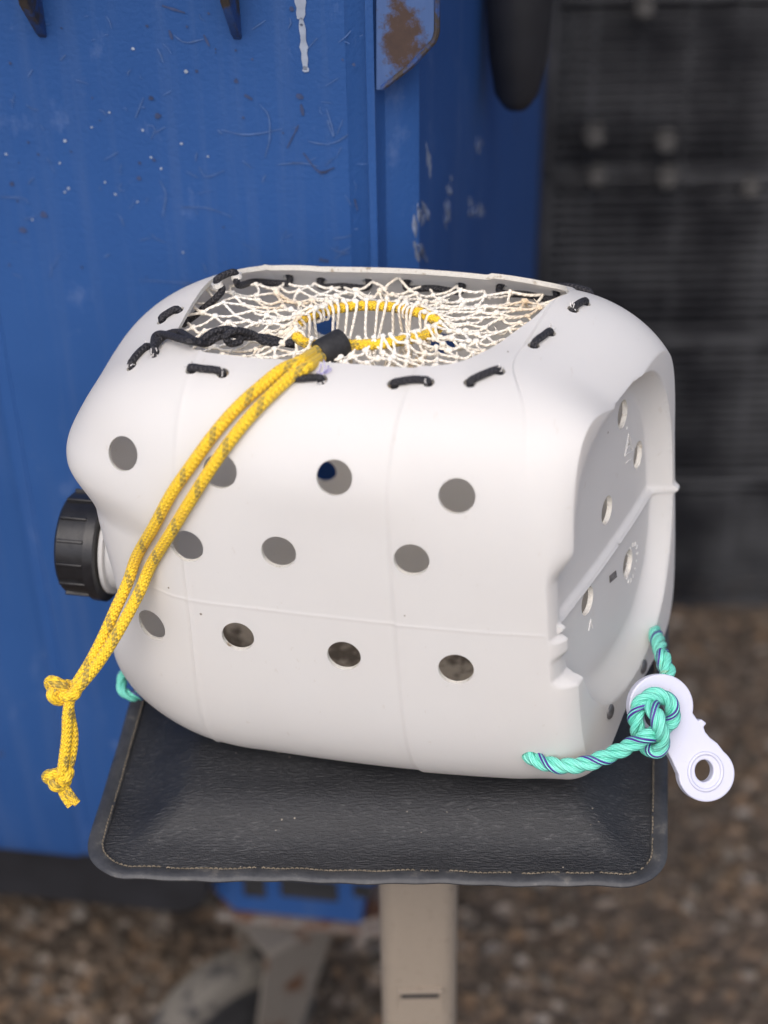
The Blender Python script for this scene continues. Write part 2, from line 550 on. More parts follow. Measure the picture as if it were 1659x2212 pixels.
    def prism(self, poly, dirv):
        """poly: list of 3-D points, extruded by dirv"""
        o = len(self.v)
        n = len(poly)
        d = Vector(dirv)
        for p in poly:
            self.v.append(tuple(p))
        for p in poly:
            self.v.append(tuple(Vector(p) + d))
        self.face(list(range(o, o + n))[::-1])
        self.face(list(range(o + n, o + 2 * n)))
        for k in range(n):
            k2 = (k + 1) % n
            self.quad(o + k, o + k2, o + n + k2, o + n + k)
    def build(self, name, mat, parent=None, smooth=True, angle=40, fix=True, bevel=0.0):
        me = bpy.data.meshes.new(name)
        me.from_pydata(self.v, [], self.f)
        uvl = me.uv_layers.new(name='UVMap')
        flat = [c for f in self.uv for p in f for c in p]
        uvl.data.foreach_set('uv', flat)
        if fix:
            bm = bmesh.new()
            bm.from_mesh(me)
            bmesh.ops.recalc_face_normals(bm, faces=bm.faces)
            bm.to_mesh(me)
            bm.free()
        me.materials.append(mat)
        for i, (a, b, mm) in enumerate(self.marks):
            me.materials.append(mm)
            for k in range(a, b):
                me.polygons[k].material_index = i + 1
        me.validate()
        if smooth:
            me.shade_smooth()
            me.set_sharp_from_angle(angle=R(angle))
        ob = bpy.data.objects.new(name, me)
        col.objects.link(ob)
        if parent is not None:
            ob.parent = parent
        if bevel:
            md = ob.modifiers.new('bevel', 'BEVEL')
            md.width = bevel
            md.segments = 3
            md.limit_method = 'ANGLE'
            md.angle_limit = R(35)
            md.harden_normals = False
        return ob

def tag(o, label=None, cat=None, group=None, kind=None):
    if label: o['label'] = label
    if cat: o['category'] = cat
    if group: o['group'] = group
    if kind: o['kind'] = kind
    return o
def empty(name, loc=(0, 0, 0), mat=None):
    o = bpy.data.objects.new(name, None)
    col.objects.link(o)
    o.empty_display_size = 0.05
    if mat is not None:
        o.matrix_world = mat
    else:
        o.location = loc
    return o
def spline(pts, n=12, closed=False):
    """Catmull-Rom"""
    P = [Vector(p) for p in pts]
    out = []
    m = len(P)
    rngi = range(m if closed else m - 1)
    for i in rngi:
        if closed:
            p0, p1, p2, p3 = P[(i - 1) % m], P[i], P[(i + 1) % m], P[(i + 2) % m]
        else:
            p1, p2 = P[i], P[i + 1]
            p0 = P[i - 1] if i else p1 * 2 - p2
            p3 = P[i + 2] if i + 2 < m else p2 * 2 - p1
        for k in range(n):
            t = k / n
            out.append(0.5 * ((2 * p1) + (p2 - p0) * t + (2 * p0 - 5 * p1 + 4 * p2 - p3) * t * t + (3 * p1 - p0 - 3 * p2 + p3) * t ** 3))
    if not closed:
        out.append(P[-1])
    return out
def resample(pts, step, closed=False):
    P = [Vector(p) for p in pts]
    if closed:
        P = P + [P[0]]
    d = [0.0]
    for a, b in zip(P, P[1:]):
        d.append(d[-1] + (b - a).length)
    n = max(2, int(d[-1] / step))
    out = []
    j = 0
    for i in range(n + (0 if closed else 1)):
        s = d[-1] * i / n
        while j < len(P) - 2 and d[j + 1] < s:
            j += 1
        seg = d[j + 1] - d[j]
        out.append(P[j].lerp(P[j + 1], (s - d[j]) / seg if seg > 1e-12 else 0))
    return out
def twisted_rope(mb, pts, Rr, pitch, step=0.0012, seg=14):
    P = resample(pts, step)
    n = len(P)
    tmp = MB()
    fr = tmp.tube(P, Rr, 3)
    a = Rr * 0.54
    rs = Rr * 0.50
    s = [0.0]
    for p, q in zip(P, P[1:]):
        s.append(s[-1] + (q - p).length)
    for k in range(3):
        o = len(mb.v)
        for i in range(n):
            t = 2 * math.pi * (s[i] / pitch + k / 3)
            out = fr[i][0] * math.cos(t) + fr[i][1] * math.sin(t)
            tan = fr[i][0].cross(fr[i][1])
            # the strand runs slantwise round the rope; its own section is square to that run
            run = (tan + (fr[i][1] * math.cos(t) - fr[i][0] * math.sin(t)) * (2 * math.pi * a / pitch)).normalized()
            sidev = run.cross(out)
            for j in range(seg):
                w = 2 * math.pi * j / seg
                mb.v.append(tuple(P[i] + out * a + (out * math.cos(w) + sidev * math.sin(w)) * rs))
        uo = 0.0 if k == 0 else 2.0 + k
        for i in range(n - 1):
            for j in range(seg):
                j2 = (j + 1) % seg
                mb.quad(o + i * seg + j, o + i * seg + j2, o + (i + 1) * seg + j2, o + (i + 1) * seg + j,
                        ((uo + j / seg, s[i]), (uo + (j + 1) / seg, s[i]), (uo + (j + 1) / seg, s[i + 1]), (uo + j / seg, s[i + 1])))
        mb.face([o + j for j in range(seg)][::-1])
        mb.face([o + (n - 1) * seg + j for j in range(seg)])
def sstep(a, b, x):
    t = np.clip((x - a) / (b - a), 0, 1)
    return t * t * (3 - 2 * t)

# ================================================================== SETTING
g = MB()
nx = 40
for i in range(nx + 1):
    for j in range(nx + 1):
        g.v.append((-30 + 60 * i / nx, -25 + 60 * j / nx, GZ))
for i in range(nx):
    for j in range(nx):
        a = i * (nx + 1) + j
        g.quad(a, a + nx + 1, a + nx + 2, a + 1)
tag(g.build('ground', M['ground']), kind='structure')

gr = MB()
ico = [(0, 0, 1), (0.894, 0, 0.447), (0.276, 0.851, 0.447), (-0.724, 0.526, 0.447), (-0.724, -0.526, 0.447), (0.276, -0.851, 0.447),
       (0.724, 0.526, -0.447), (-0.276, 0.851, -0.447), (-0.894, 0, -0.447), (-0.276, -0.851, -0.447), (0.724, -0.526, -0.447), (0, 0, -1)]
icf = [(0, 1, 2), (0, 2, 3), (0, 3, 4), (0, 4, 5), (0, 5, 1), (1, 6, 2), (2, 7, 3), (3, 8, 4), (4, 9, 5), (5, 10, 1), (6, 7, 2), (7, 8, 3), (8, 9, 4),
       (9, 10, 5), (10, 6, 1), (11, 7, 6), (11, 8, 7), (11, 9, 8), (11, 10, 9), (11, 6, 10)]
for _ in range(9000):
    x, y = rng.uniform(-0.9, 1.5), rng.uniform(0.95, 2.9)
    s = 0.004 + 0.010 * rng.random() ** 2.2
    q = Matrix.Rotation(rng.uniform(0, 6.28), 3, Vector((rng.uniform(-1, 1), rng.uniform(-1, 1), rng.uniform(-1, 1) + 1e-3)).normalized())
    sc = (rng.uniform(0.7, 1.4), rng.uniform(0.7, 1.3), rng.uniform(0.5, 0.9))
    o = len(gr.v)
    for p in ico:
        v = q @ Vector((p[0] * sc[0], p[1] * sc[1], p[2] * sc[2]))
        k = s * rng.uniform(0.85, 1.15)
        gr.v.append((x + v.x * k, y + v.y * k, GZ + s * 0.3 + v.z * k))
    for f in icf:
        gr.face([o + i for i in f])
tag(gr.build('gravel', M['stone'], smooth=False, fix=False), kind='stuff')

SEAT_Z = 0.758
# ================================================================== JUG (body first: everything else is laid on it)
YAW, JROLL, JTILT = -0.19261, -0.07545, -0.00638
TX, TY = -0.21096, 1.00744
JL, JW, JH, JN = 0.396, 0.2471, 0.32126, 4.11
RL, RRR, SL, SAG = 0.14789, 0.06316, 0.43282, 0.02012
SK, K2, HL, BUL = 0.280, -0.08537, 0.04601, 0.00413
RM = (Matrix.Rotation(YAW, 3, 'Z') @ Matrix.Rotation(JTILT, 3, 'Y') @ Matrix.Rotation(JROLL, 3, 'X'))
RMn = np.array(RM)
# cross-section resampled by arc length, with extra samples at the mould seam
tt = np.linspace(0, 2 * np.pi, 20001)
cx, sx = np.cos(tt), np.sin(tt)
sv = JW / 2 * np.sign(cx) * np.abs(cx) ** (2 / JN)
sw = JH / 2 * np.sign(sx) * np.abs(sx) ** (2 / JN)
qd = (cx < 0) & (sx > 0)          # shoulder over the front is rounder
sv = np.where(qd, JW / 2 * np.sign(cx) * np.abs(cx) ** (2 / 3.55), sv)
sw = np.where(qd, JH / 2 * np.sign(sx) * np.abs(sx) ** (2 / 3.55), sw)
arc = np.concatenate([[0], np.cumsum(np.hypot(np.diff(sv), np.diff(sw)))])
P_ = arc[-1]
samp = list(np.linspace(0, P_, 460, endpoint=False)) + list(P_ / 2 + np.linspace(-0.075, 0.075, 150))
for base_ in (0.0, P_ / 2):
    for k in np.linspace(-0.006, 0.006, 17):
        samp.append((base_ + k) % P_)
samp = np.array(sorted(samp))
samp = samp[np.concatenate([[True], np.diff(samp) > 0.00035])]
cv = np.interp(samp, arc, sv)
cw = np.interp(samp, arc, sw)
NS = len(samp)
prof = []          # (u, scale, where) where: 0 left face, 1 side, 2 fillet, 3 end face
for t in np.linspace(0.03, 1, 26)[:-1]:
    prof.append((0.0, SL * t, 0))
for t in np.linspace(0, 1, 110)[:-1]:
    a = t * np.pi / 2
    prof.append((RL * (1 - np.cos(a)), SL + (1 - SL) * np.sin(a), 1))
for t in np.linspace(0, 1, 150)[:-1]:
    prof.append((RL + (JL - RL - RRR) * t, 1 + SAG * np.sin(np.pi * t), 1))
for t in np.linspace(0, 1, 50)[:-1]:
    prof.append((JL, t, 2))
for t in np.linspace(1, 0.02, 120):
    prof.append((JL, t, 3))
PU = np.array([p[0] for p in prof]); PS = np.array([p[1] for p in prof]); PWh = np.array([p[2] for p in prof])
# mould rings
def ring_profile(u):
    h = 0.0
    for c, hh in ((RING1, 0.0008), (RING2, 0.0006)):
        h = h + hh * np.exp(-((u - c) / 0.0018) ** 2)
    h = h + 0.0013 * sstep(RING2 - 0.004, RING2 + 0.004, u) * (1 - sstep(JL - 0.06, JL - 0.03, u))
    return h
RING1, RING2 = 0.110, 0.271
# corner radius at the base: tight along the front, wide over the top
frontness = sstep(0.30, 0.80, -cv / (JW / 2))
topness = sstep(0.3, 1.0, cw / (JH / 2))
AMX = R(55)
RU = 0.050 + 0.018 * topness - 0.0335 * frontness * (1 - 0.15 * topness)
RW = 0.044 - 0.013 * topness - 0.032 * frontness * (1 - 0.15 * topness)
botness = sstep(0.5, 1.0, -cw / (JH / 2))
RU = RU + 0.010 * botness * (1 - 0.6 * frontness)
RW = RW - 0.006 * botness * (1 - 0.6 * frontness)
arcs = np.linspace(0, P_, 2001)
def smooth_ring(a):
    g_ = np.interp(arcs, np.append(samp, P_), np.append(a, a[0]))
    for _ in range(400):
        g_ = (np.roll(g_, 1) + g_ + np.roll(g_, -1)) / 3
    return np.interp(samp, arcs, g_)
RU, RW = smooth_ring(RU), smooth_ring(RW)
U = np.repeat(PU[:, None], NS, 1)
SC = np.repeat(PS[:, None], NS, 1)
mid = (PWh == 1) & (PU >= RL)
tm = ((PU - RL) / (JL - RL - RRR))[:, None]
U = np.where(mid[:, None], RL + tm * (JL - RL - RU[None]), U)
ang = (PS * np.pi / 2)[:, None]
fil = (PWh == 2)[:, None]
ang = ang * (AMX / (np.pi / 2))
U = np.where(fil, JL - RU[None] * (1 - np.sin(ang) / np.sin(AMX)), U)
SC = np.where(fil, 1 - RW[None] / (JH / 2) * (1 - np.cos(ang)) / (1 - np.cos(AMX)), SC)
SC = np.where((PWh == 3)[:, None], PS[:, None] * (1 - RW[None] / (JH / 2)), SC)
V = SC * cv[None]
Wl = SC * cw[None]
rad = np.hypot(V, Wl) + 1e-9
side = np.isin(PWh, (1,))[:, None] * np.ones((1, NS))
# outward section normal
nv = np.gradient(cw); nw = -np.gradient(cv)
nl = np.hypot(nv, nw); nv, nw = nv / nl, nw / nl
ridge = 0.00028 * np.exp(-(Wl / 0.0011) ** 2) * (np.abs(V) > 0.03)
dr = (ring_profile(U) + ridge) * side * sstep(0.04, 0.07, U)
V = V + dr * nv[None]
Wl = Wl + dr * nw[None]
# broad hand-shaped dip on the front, under the cord
f_ = np.clip(U / JL, 0, 1)
Wl = Wl * (1 + HL * (0.5 - f_))
# the front swells gently above the middle rows of holes
V = V - 0.0032 * np.exp(-((Wl - 0.100) / 0.026) ** 2) * sstep(0.12, 0.19, U) * (1 - sstep(0.25, 0.31, U)) * (V < -0.06)
# end pan
def end_depth(v, w):
    ex = 2.4 + 1.2 * sstep(-0.02, 0.03, w) * (1 - sstep(-0.05, 0.0, v))
    dO = (np.abs((v + 0.015) / 0.098) ** ex + np.abs((w - 0.0125) / 0.1165) ** ex) ** (1 / ex)
    dI = (np.abs((v + 0.0170) / 0.0935) ** ex + np.abs((w - 0.0150) / 0.0930) ** ex) ** (1 / ex)
    t = np.clip(1 - dO, 0, 1) / (np.clip(1 - dO, 0, 1) + np.clip(dI - 1, 0, 9) + 1e-6)
    t = 1 - (1 - t) ** 2.3
    dep = 0.0185 * t
    dep = dep - 0.0026 * (1 - sstep(-0.0012, 0.0012, w)) * t
    rid = 0.0040 * np.exp(-((w - 0.001) / 0.0026) ** 2) * (v > -JW * 0.47) * (1 - sstep(0.086, 0.100, v))
    # grip notch cut through the front corner, stepped where the mould halves meet
    nb = sstep(-0.044, -0.036, w) * (1 - sstep(0.036, 0.062, w))
    nt_ = nb * (1 - sstep(-0.096, -0.082, v))
    tier = 1 - 0.45 * (1 - sstep(-0.008, -0.003, w)) * sstep(-0.024, -0.015, w)
    dep = np.maximum(dep, 0.0115 * nt_ * tier)
    return dep - rid
wgt = np.where(PWh == 3, 1.0, np.where(PWh == 2, 1.0, 0.0))[:, None]
nf = np.where(fil, sstep(0.0, 0.45, PS)[:, None], 1.0) * wgt
U0 = U.copy()
ED = end_depth(V, Wl)
Us = JL - RU[None]
U = np.where(fil, Us + (U - Us) * np.clip(1 - ED / RU[None], 0.08, 1.2), U - ED * nf)
# neck pocket in the left end
left = (PWh <= 1)[:, None] * (1 - sstep(0.05, 0.12, U0))
U = U + 0.020 * np.exp(-(((V / 0.085) ** 2 + ((Wl + 0.045) / 0.075) ** 2) ** 1.6)) * left
U = U + 0.016 * (1 - sstep(0.034, 0.070, Wl)) * (1 - 0.75 * sstep(0.025, 0.09, -Wl)) * left - 0.004 * np.exp(-((Wl - 0.078) / 0.016) ** 2) * left * (V < 0.02)
f_ = np.clip(U0 / JL, 0, 1)
Wl = np.where(Wl > 0, Wl * (1 + (0.075 - 0.05 * sstep(0.7, 1.0, f_)) * sstep(-0.03, 0.06, V)), Wl)
U = U + K2 * Wl * f_ + BUL * (1 - (V / JW * 2) ** 2) * f_ ** 3 + SK * V * f_
BODY = np.stack([U, V, Wl], -1)
wpts = BODY.reshape(-1, 3) @ RMn.T
TZ = SEAT_Z - 0.012 - wpts[:, 2].min()
JT = Vector((TX, TY, TZ))
JM = Matrix.Translation(JT) @ RM.to_4x4()
JMI = JM.inverted()
bmb = MB()
bmb.v = [tuple(p) for p in BODY.reshape(-1, 3)]
nr = len(prof)
bf = []
for i in range(nr - 1):
    a = i * NS
    for k in range(NS):
        k2 = (k + 1) % NS
        bf.append((a + k, a + k2, a + NS + k2, a + NS + k))
cL = len(bmb.v); bmb.v.append(tuple(BODY[0].mean(0)))
cR = len(bmb.v); bmb.v.append(tuple(BODY[-1].mean(0)))
for k in range(NS):
    k2 = (k + 1) % NS
    bf.append((cL, k2, k))
    bf.append((cR, (nr - 1) * NS + k, (nr - 1) * NS + k2))
bvh = BVHTree.FromPolygons([Vector(p) for p in bmb.v], bf)
def cast(x, y):
    """pixel -> (point, normal) on the uncut jug, in the jug's own frame"""
    o = JMI @ CAM
    d = (JMI.to_3x3() @ ray(x, y)).normalized()
    h = bvh.ray_cast(o, d)
    if h[0] is None:
        return None, None
    n = h[1]
    if n.dot(d) > 0:
        n = -n
    return h[0], n
def top_w(u, v):
    h = bvh.ray_cast(Vector((u, v, 0.4)), Vector((0, 0, -1)))
    return (h[0], h[1] if h[1].z > 0 else -h[1]) if h[0] is not None else (Vector((u, v, 0.1)), Vector((0, 0, 1)))
def wloc(p):
    return JMI @ Vector(p)

jug = empty('jug_trap', mat=JM)
tag(jug, 'white plastic jug lying on its side, drilled with holes, its cut top laced with netting', 'fishing trap')

# --- holes
cut = MB()
HOLE_R = 0.0118
front_holes = [(265, 980), (475, 1018), (722, 1032), (987, 1072), (403, 1180), (602, 1193), (889, 1210), (328, 1350), (514, 1375), (743, 1417), (985, 1446)]
end_holes = [(1345, 895), (1378, 983), (1311, 1102), (1356, 1217), (1269, 1298)]
EU = None
for i, (x, y) in enumerate(front_holes):
    p, n = cast(x, y)
    r = HOLE_R * rng.uniform(0.96, 1.03)
    if p is None: continue
    print('hole', x, y, [round(c, 3) for c in p])
    n = Vector((0, n.y, n.z)).normalized()
    cut.lathe([(-0.022, r), (0.02, r)], p, n, 40)
for x, y in end_holes:
    p, n = cast(x, y)
    if p is None: continue
    print('endhole', x, y, [round(c, 3) for c in p])
    ax = Vector((1, -SK * 0.0, 0)).normalized()
    cut.lathe([(-0.03, 0.0105), (0.03, 0.0105)], p, ax, 40)
# the far side is drilled too
def far_hit(x, y):
    o = JMI @ CAM
    d = (JMI.to_3x3() @ ray(x, y)).normalized()
    h = bvh.ray_cast(o, d)
    h2 = bvh.ray_cast(h[0] + d * 0.02, d)
    return h2[0]
for x, y in ((702, 1014), (703, 700), (957, 741)):
    p = far_hit(x, y)
    print('far', p)
    if p is not None and p.y > 0.1:
        cut.lathe([(-0.03, HOLE_R * 0.85), (0.06, HOLE_R * 0.85)], (p.x, JW / 2, p.z), (0, 1, 0), 32)
# --- opening
op_front_px = [(378, 722), (404, 745), (440, 760), (520, 770), (620, 777), (760, 786), (900, 793), (985, 783), (1050, 757), (1110, 718), (1160, 680), (1200, 645)]
OPF = [cast(x, y)[0] for x, y in op_front_px]
print('OPF', [tuple(round(c, 3) for c in p) for p in OPF])
VB = 0.088
OPB = [Vector((OPF[-1].x + 0.008, VB - 0.022, 0)), Vector((OPF[-1].x - 0.002, VB - 0.004, 0)), Vector((OPF[-1].x - 0.03, VB, 0)), Vector((0.2, VB + 0.002, 0)), Vector((0.135, VB, 0)),
       Vector((0.105, VB - 0.012, 0)), Vector((0.08, VB - 0.04, 0))]
OP = resample(spline([Vector((p.x, p.y, 0)) for p in OPF] + OPB, 8, closed=True), 0.004, closed=True)
opc = sum((p for p in OP), Vector()) / len(OP)
cut.prism([(p.x, p.y, 0.07) for p in OP], (0, 0, 0.2))
# --- lacing stitches: outside runs (pixel pairs on the near side), going round from front left to the right and back
st_px = [((412, 797), (481, 806)), ((616, 824), (694, 820)), ((850, 830), (925, 825)), ((1015, 827), (1078, 802)), ((1153, 746), (1188, 719)), ((1238, 668), (1264, 654))]
def tw(u, v):
    p, n = top_w(u, v)
    return p, n
stitches = []
for a, b in st_px:
    stitches.append((cast(*a), cast(*b)))
for u0, u1, v0, v1 in ((0.350, 0.325, 0.092, 0.1), (0.285, 0.255, 0.104, 0.105), (0.215, 0.185, 0.105, 0.105), (0.15, 0.125, 0.104, 0.1)):
    stitches.append((tw(u0, v0), tw(u1, v1)))
for a, b in (((509, 592), (468, 610)), ((386, 671), (350, 693)), ((322, 751), (284, 792))):
    A_, B_ = cast(*a), cast(*b)
    if A_[0] is not None and B_[0] is not None:
        stitches.append((A_, B_))
sl_cut = []
for A_, B_ in stitches:
    for p, n in (A_, B_):
        cut.lathe([(-0.012, 0.0042), (0.012, 0.0042)], p, n, 16)
# green rope holes
gp1 = cast(1146, 1636)
if gp1[0] is not None:
    cut.lathe([(-0.012, 0.0062), (0.012, 0.0062)], gp1[0], gp1[1], 20)

def make_body():
    outer = np.array(bmb.v)
    me = bpy.data.meshes.new('body')
    me.from_pydata(bmb.v, [], bf)
    bm = bmesh.new(); bm.from_mesh(me)
    bmesh.ops.recalc_face_normals(bm, faces=bm.faces)
    bm.to_mesh(me); bm.free()
    ob = bpy.data.objects.new('body', me)
    col.objects.link(ob)
    sm = ob.modifiers.new('s', 'SOLIDIFY'); sm.thickness = 0.0034; sm.offset = -1; sm.use_even_offset = False
    cob = cut.build('cutter', M['cut'], smooth=False)
    me.materials.append(M['jug'])
    bo = ob.modifiers.new('b', 'BOOLEAN'); bo.operation = 'DIFFERENCE'; bo.object = cob; bo.solver = 'MANIFOLD'; bo.material_mode = 'TRANSFER'
    dg = bpy.context.evaluated_depsgraph_get()
    ev = ob.evaluated_get(dg)
    me2 = bpy.data.meshes.new_from_object(ev)
    print('BODY', len(me.vertices), len(me2.vertices))
    bpy.data.objects.remove(ob); bpy.data.objects.remove(cob)
    me2.name = 'body'
    print('MATS', [m.name for m in me2.materials], np.bincount([p.material_index for p in me2.polygons]))
    me2.shade_smooth(); me2.set_sharp_from_angle(angle=R(38))
    b = bpy.data.objects.new('body', me2)
    col.objects.link(b)
    b.parent = jug
    return b
body = make_body()

# ================================================================== STOOL
SEAT_Z = 0.758
FL_Z = 0.737
stool = empty('stool', (0.015, 0.955, 0))
tag(stool, 'low stool with worn black padded seat on a tan metal post, under the white jug', 'stool')
so = Vector((0.015, 0.955, 0))
cFL = on_z(166, 1894, FL_Z); cFR = on_z(1442, 1913, FL_Z)
cBR = on_z(1445, 1262, FL_Z); cBL = on_z(352, 1275, FL_Z)
print('SEAT', cFL, cFR, cBR, cBL)
def seat_outline(inset, n=12):
    """rounded quad, counter clockwise from front left"""
    C = [cFL, cFR, cBR, cBL]
    C = [Vector((c.x, c.y)) for c in C]
    rad = 0.036
    out = []
    lines = []
    for i in range(4):
        a, b = C[i], C[(i + 1) % 4]
        d = (b - a).normalized()
        nn = Vector((-d.y, d.x))
        lines.append((a + nn * inset, d, nn))
    for i in range(4):
        l0, l1 = lines[i - 1], lines[i]
        # corner = meeting of previous and this line
        p, d, q, e = l0[0], l0[1], l1[0], l1[1]
        den = d.x * e.y - d.y * e.x
        t = ((q.x - p.x) * e.y - (q.y - p.y) * e.x) / den
        c = p + d * t
        r = max(rad - inset, 0.010)
        # fillet
        ang = math.acos(max(-1, min(1, d.dot(e))))
        k = r * math.tan(ang / 2)
        s0 = c - d * k
        cen = s0 + l0[2] * r
        a0 = math.atan2((s0 - cen).y, (s0 - cen).x)
        for j in range(n + 1):
            a = a0 + ang * j / n
            out.append(cen + Vector((math.cos(a), math.sin(a))) * r)
    # straight sides get subdivided, with a slight bow
    full = []
    m = len(out)
    for i in range(m):
        a, b = out[i], out[(i + 1) % m]
        k = 60 if i % (n + 1) == n else 1
        for j in range(k):
            full.append(a.lerp(b, j / k))
    return full
jug_c = Vector((0.0, 0.95))
def pad_h(d, x, y):
    """height of the pad above the flange at distance d inside the seam"""
    t = max(0.0, min(1.0, (d - 0.014) / 0.046))
    h = 0.0175 * t * t * (3 - 2 * t)
    h += 0.004 * (1 - (1 - min(1.0, d / 0.12)) ** 2)
    t = min(1.0, d / 0.03)
    # slow unevenness of the worn foam
    h += 0.0012 * math.sin(x * 31 + 1) * math.sin(y * 43) * t
    return h
insets = [0.0, 0.0018, 0.005, 0.0095, 0.0125, 0.0145]
pad_ds = [0, 0.0008, 0.002, 0.004] + [0.007 + 0.0035 * i for i in range(36)]
# flange (edge binding) with its rolled rim
fl = MB()
rings = []
zf = [(0.0006, -0.0035), (0.0, -0.0018), (0.0012, -0.0004), (0.003, 0.0004), (0.0065, 0.0), (0.0095, -0.0008), (0.0118, -0.0018), (0.0118, -0.0045)]
for ins, dz in zf:
    o = seat_outline(ins)
    rings.append(len(fl.v))
    for k, p in enumerate(o):
        wob = 0.0008 * math.sin(p.x * 60 + p.y * 40) + 0.0005 * math.sin(p.x * 173 - p.y * 111)
        fl.v.append((p.x - so.x, p.y - so.y, FL_Z + dz + wob))
n0 = len(seat_outline(0.0))
for a, b in zip(rings, rings[1:]):
    for k in range(n0):
        k2 = (k + 1) % n0
        fl.quad(a + k, a + k2, b + k2, b + k)
# pad
pd = MB()
rings = []
for d in pad_ds:
    o = seat_outline(0.0114 + d)
    rings.append(len(pd.v))
    for p in o:
        wob = 0.0006 * math.sin(p.x * 60 + p.y * 40)
        z = FL_Z - 0.0034 + pad_h(d, p.x, p.y) + wob * max(0, 1 - d * 60)
        # the jug's weight dents the foam
        o_l = JMI @ Vector((p.x, p.y, 0.60)); d_l = JMI.to_3x3() @ Vector((0, 0, 1))
        hj = bvh.ray_cast(o_l, d_l)
        if hj[0] is not None:
            z = min(z, (JM @ hj[0]).z - 0.0006)
        pd.v.append((p.x - so.x, p.y - so.y, z))
for a, b in zip(rings, rings[1:]):
    for k in range(n0):
        k2 = (k + 1) % n0
        pd.quad(a + k, a + k2, b + k2, b + k)
pd.face([rings[-1] + k for k in range(n0)])
seat = pd.build('seat', M['leather'], stool, angle=60)
binding = fl.build('binding', M['edge'], seat, angle=50)
# stitching along the seam
stm = MB()
o = resample([Vector((p.x, p.y, 0)) for p in seat_outline(0.0108)], 0.0034, closed=True)
for i, p in enumerate(o):
    q = o[(i + 1) % len(o)]
    if rng.random() < 0.08:
        continue
    a = p.lerp(q, 0.12); b = p.lerp(q, 0.85)
    j = Vector((rng.uniform(-.0003, .0003), rng.uniform(-.0003, .0003), 0))
    z = FL_Z - 0.0002
    wob = 0.0008 * math.sin(p.x * 60 + p.y * 40) + 0.0005 * math.sin(p.x * 173 - p.y * 111)
    stm.tube([(a.x - so.x, a.y - so.y, z - 0.0008 + wob), ((a.x + b.x) / 2 - so.x + j.x, (a.y + b.y) / 2 - so.y + j.y, z + wob), (b.x - so.x, b.y - so.y, z - 0.0008 + wob)], 0.00055, 5)
stm.build('stitching', M['thread'], seat)
bd = MB()
bd.prism([(p.x - so.x, p.y - so.y, FL_Z - 0.016) for p in seat_outline(0.022)], (0, 0, 0.0115))
bd.build('seat_board', M['board'], stool)
# post
pc = on_y(903, 1960, 0.955)
def post_section(s, r, n=7):
    out = []
    for cx, cy, a0 in ((1, 1, 0), (-1, 1, 90), (-1, -1, 180), (1, -1, 270)):
        for k in range(n + 1):
            a = R(a0 + 90 * k / n)
            out.append((cx * (s - r) + r * math.cos(a), cy * (s - r) + r * math.sin(a)))
    return out
po = MB()
sec = post_section(0.0335, 0.016)
po.prism([(pc.x - so.x + a, pc.y - so.y + b, GZ + 0.02) for a, b in sec], (0, 0, 0.70 - GZ))
post = po.build('post', M['pole'], stool)
lat = MB()
sl = on_y(907, 2146, 0.955 - 0.0335)
lat.box((sl.x - so.x, sl.y - so.y - 0.0022, sl.z + 0.0065), (0.040, 0.005, 0.004))
for sx in (-1, 1):
    lat.tube(spline([(sl.x - so.x + sx * 0.0185, sl.y - so.y + 0.0005, sl.z + 0.006), (sl.x - so.x + sx * 0.0195, sl.y - so.y + 0.0005, sl.z - 0.004), (sl.x - so.x + sx * 0.0215, sl.y - so.y + 0.0015, sl.z - 0.022)], 6), 0.0018, 8)
lat.build('slot_surround', M['pole'], post, bevel=0.0015)
lat = MB()
lat.box((sl.x - so.x, sl.y - so.y - 0.0008, sl.z + 0.000), (0.033, 0.0022, 0.008))
lat.build('slot', M['hub'], post)
ba = MB()
ba.lathe([(0, 0.19), (0.012, 0.19), (0.022, 0.16), (0.03, 0.05)], (pc.x - so.x, pc.y - so.y, GZ), (0, 0, 1), 48)
ba.build('base', M['pole'], stool)
br = MB()
br.box((pc.x - so.x, pc.y - so.y, FL_Z - 0.0215), (0.16, 0.16, 0.006))
br.build('mounting_plate', M['rust'], stool)

# ================================================================== JUG continued
# --- neck and cap
neck_c = Vector((0.010, 0.0, -0.041))
nk = MB()
nk.lathe([(0.035, 0.033), (-0.002, 0.033), (-0.003, 0.037), (-0.006, 0.037), (-0.008, 0.032), (-0.03, 0.032)], neck_c, (1, 0, 0), 48)
nk.build('neck', M['jug'], jug)
cp = MB()
cp.lathe([(-0.008, 0.042), (-0.0085, 0.0435), (-0.016, 0.0435), (-0.017, 0.0400), (-0.0385, 0.0390), (-0.0405, 0.037), (-0.041, 0.030), (-0.0395, 0.028), (-0.0395, 0.001)], neck_c, (1, 0, 0), 96)
cap = cp.build('cap', M['cap'], jug)
rb = MB()
for k in range(14):
    a = 2 * math.pi * k / 14 + 0.1
    q = Matrix.Rotation(a, 3, 'X')
    c = neck_c + q @ Vector((-0.0275, 0, 0.0400))
    rb.box(c, (0.021, 0.0026, 0.0036), q)
rb.build('grip_ribs', M['cap'], cap, bevel=0.0008)
# rivets
for x, y in ((1389, 1440), (1317, 1537)):
    p, n = cast(x, y)
    if p is None: continue
    r_ = MB()
    r_.lathe([(-0.002, 0.0056), (0.0008, 0.0056), (0.0018, 0.0045), (0.0022, 0.0012)], p, n, 24)
    r_.build('rivet', M['rivet'], jug)

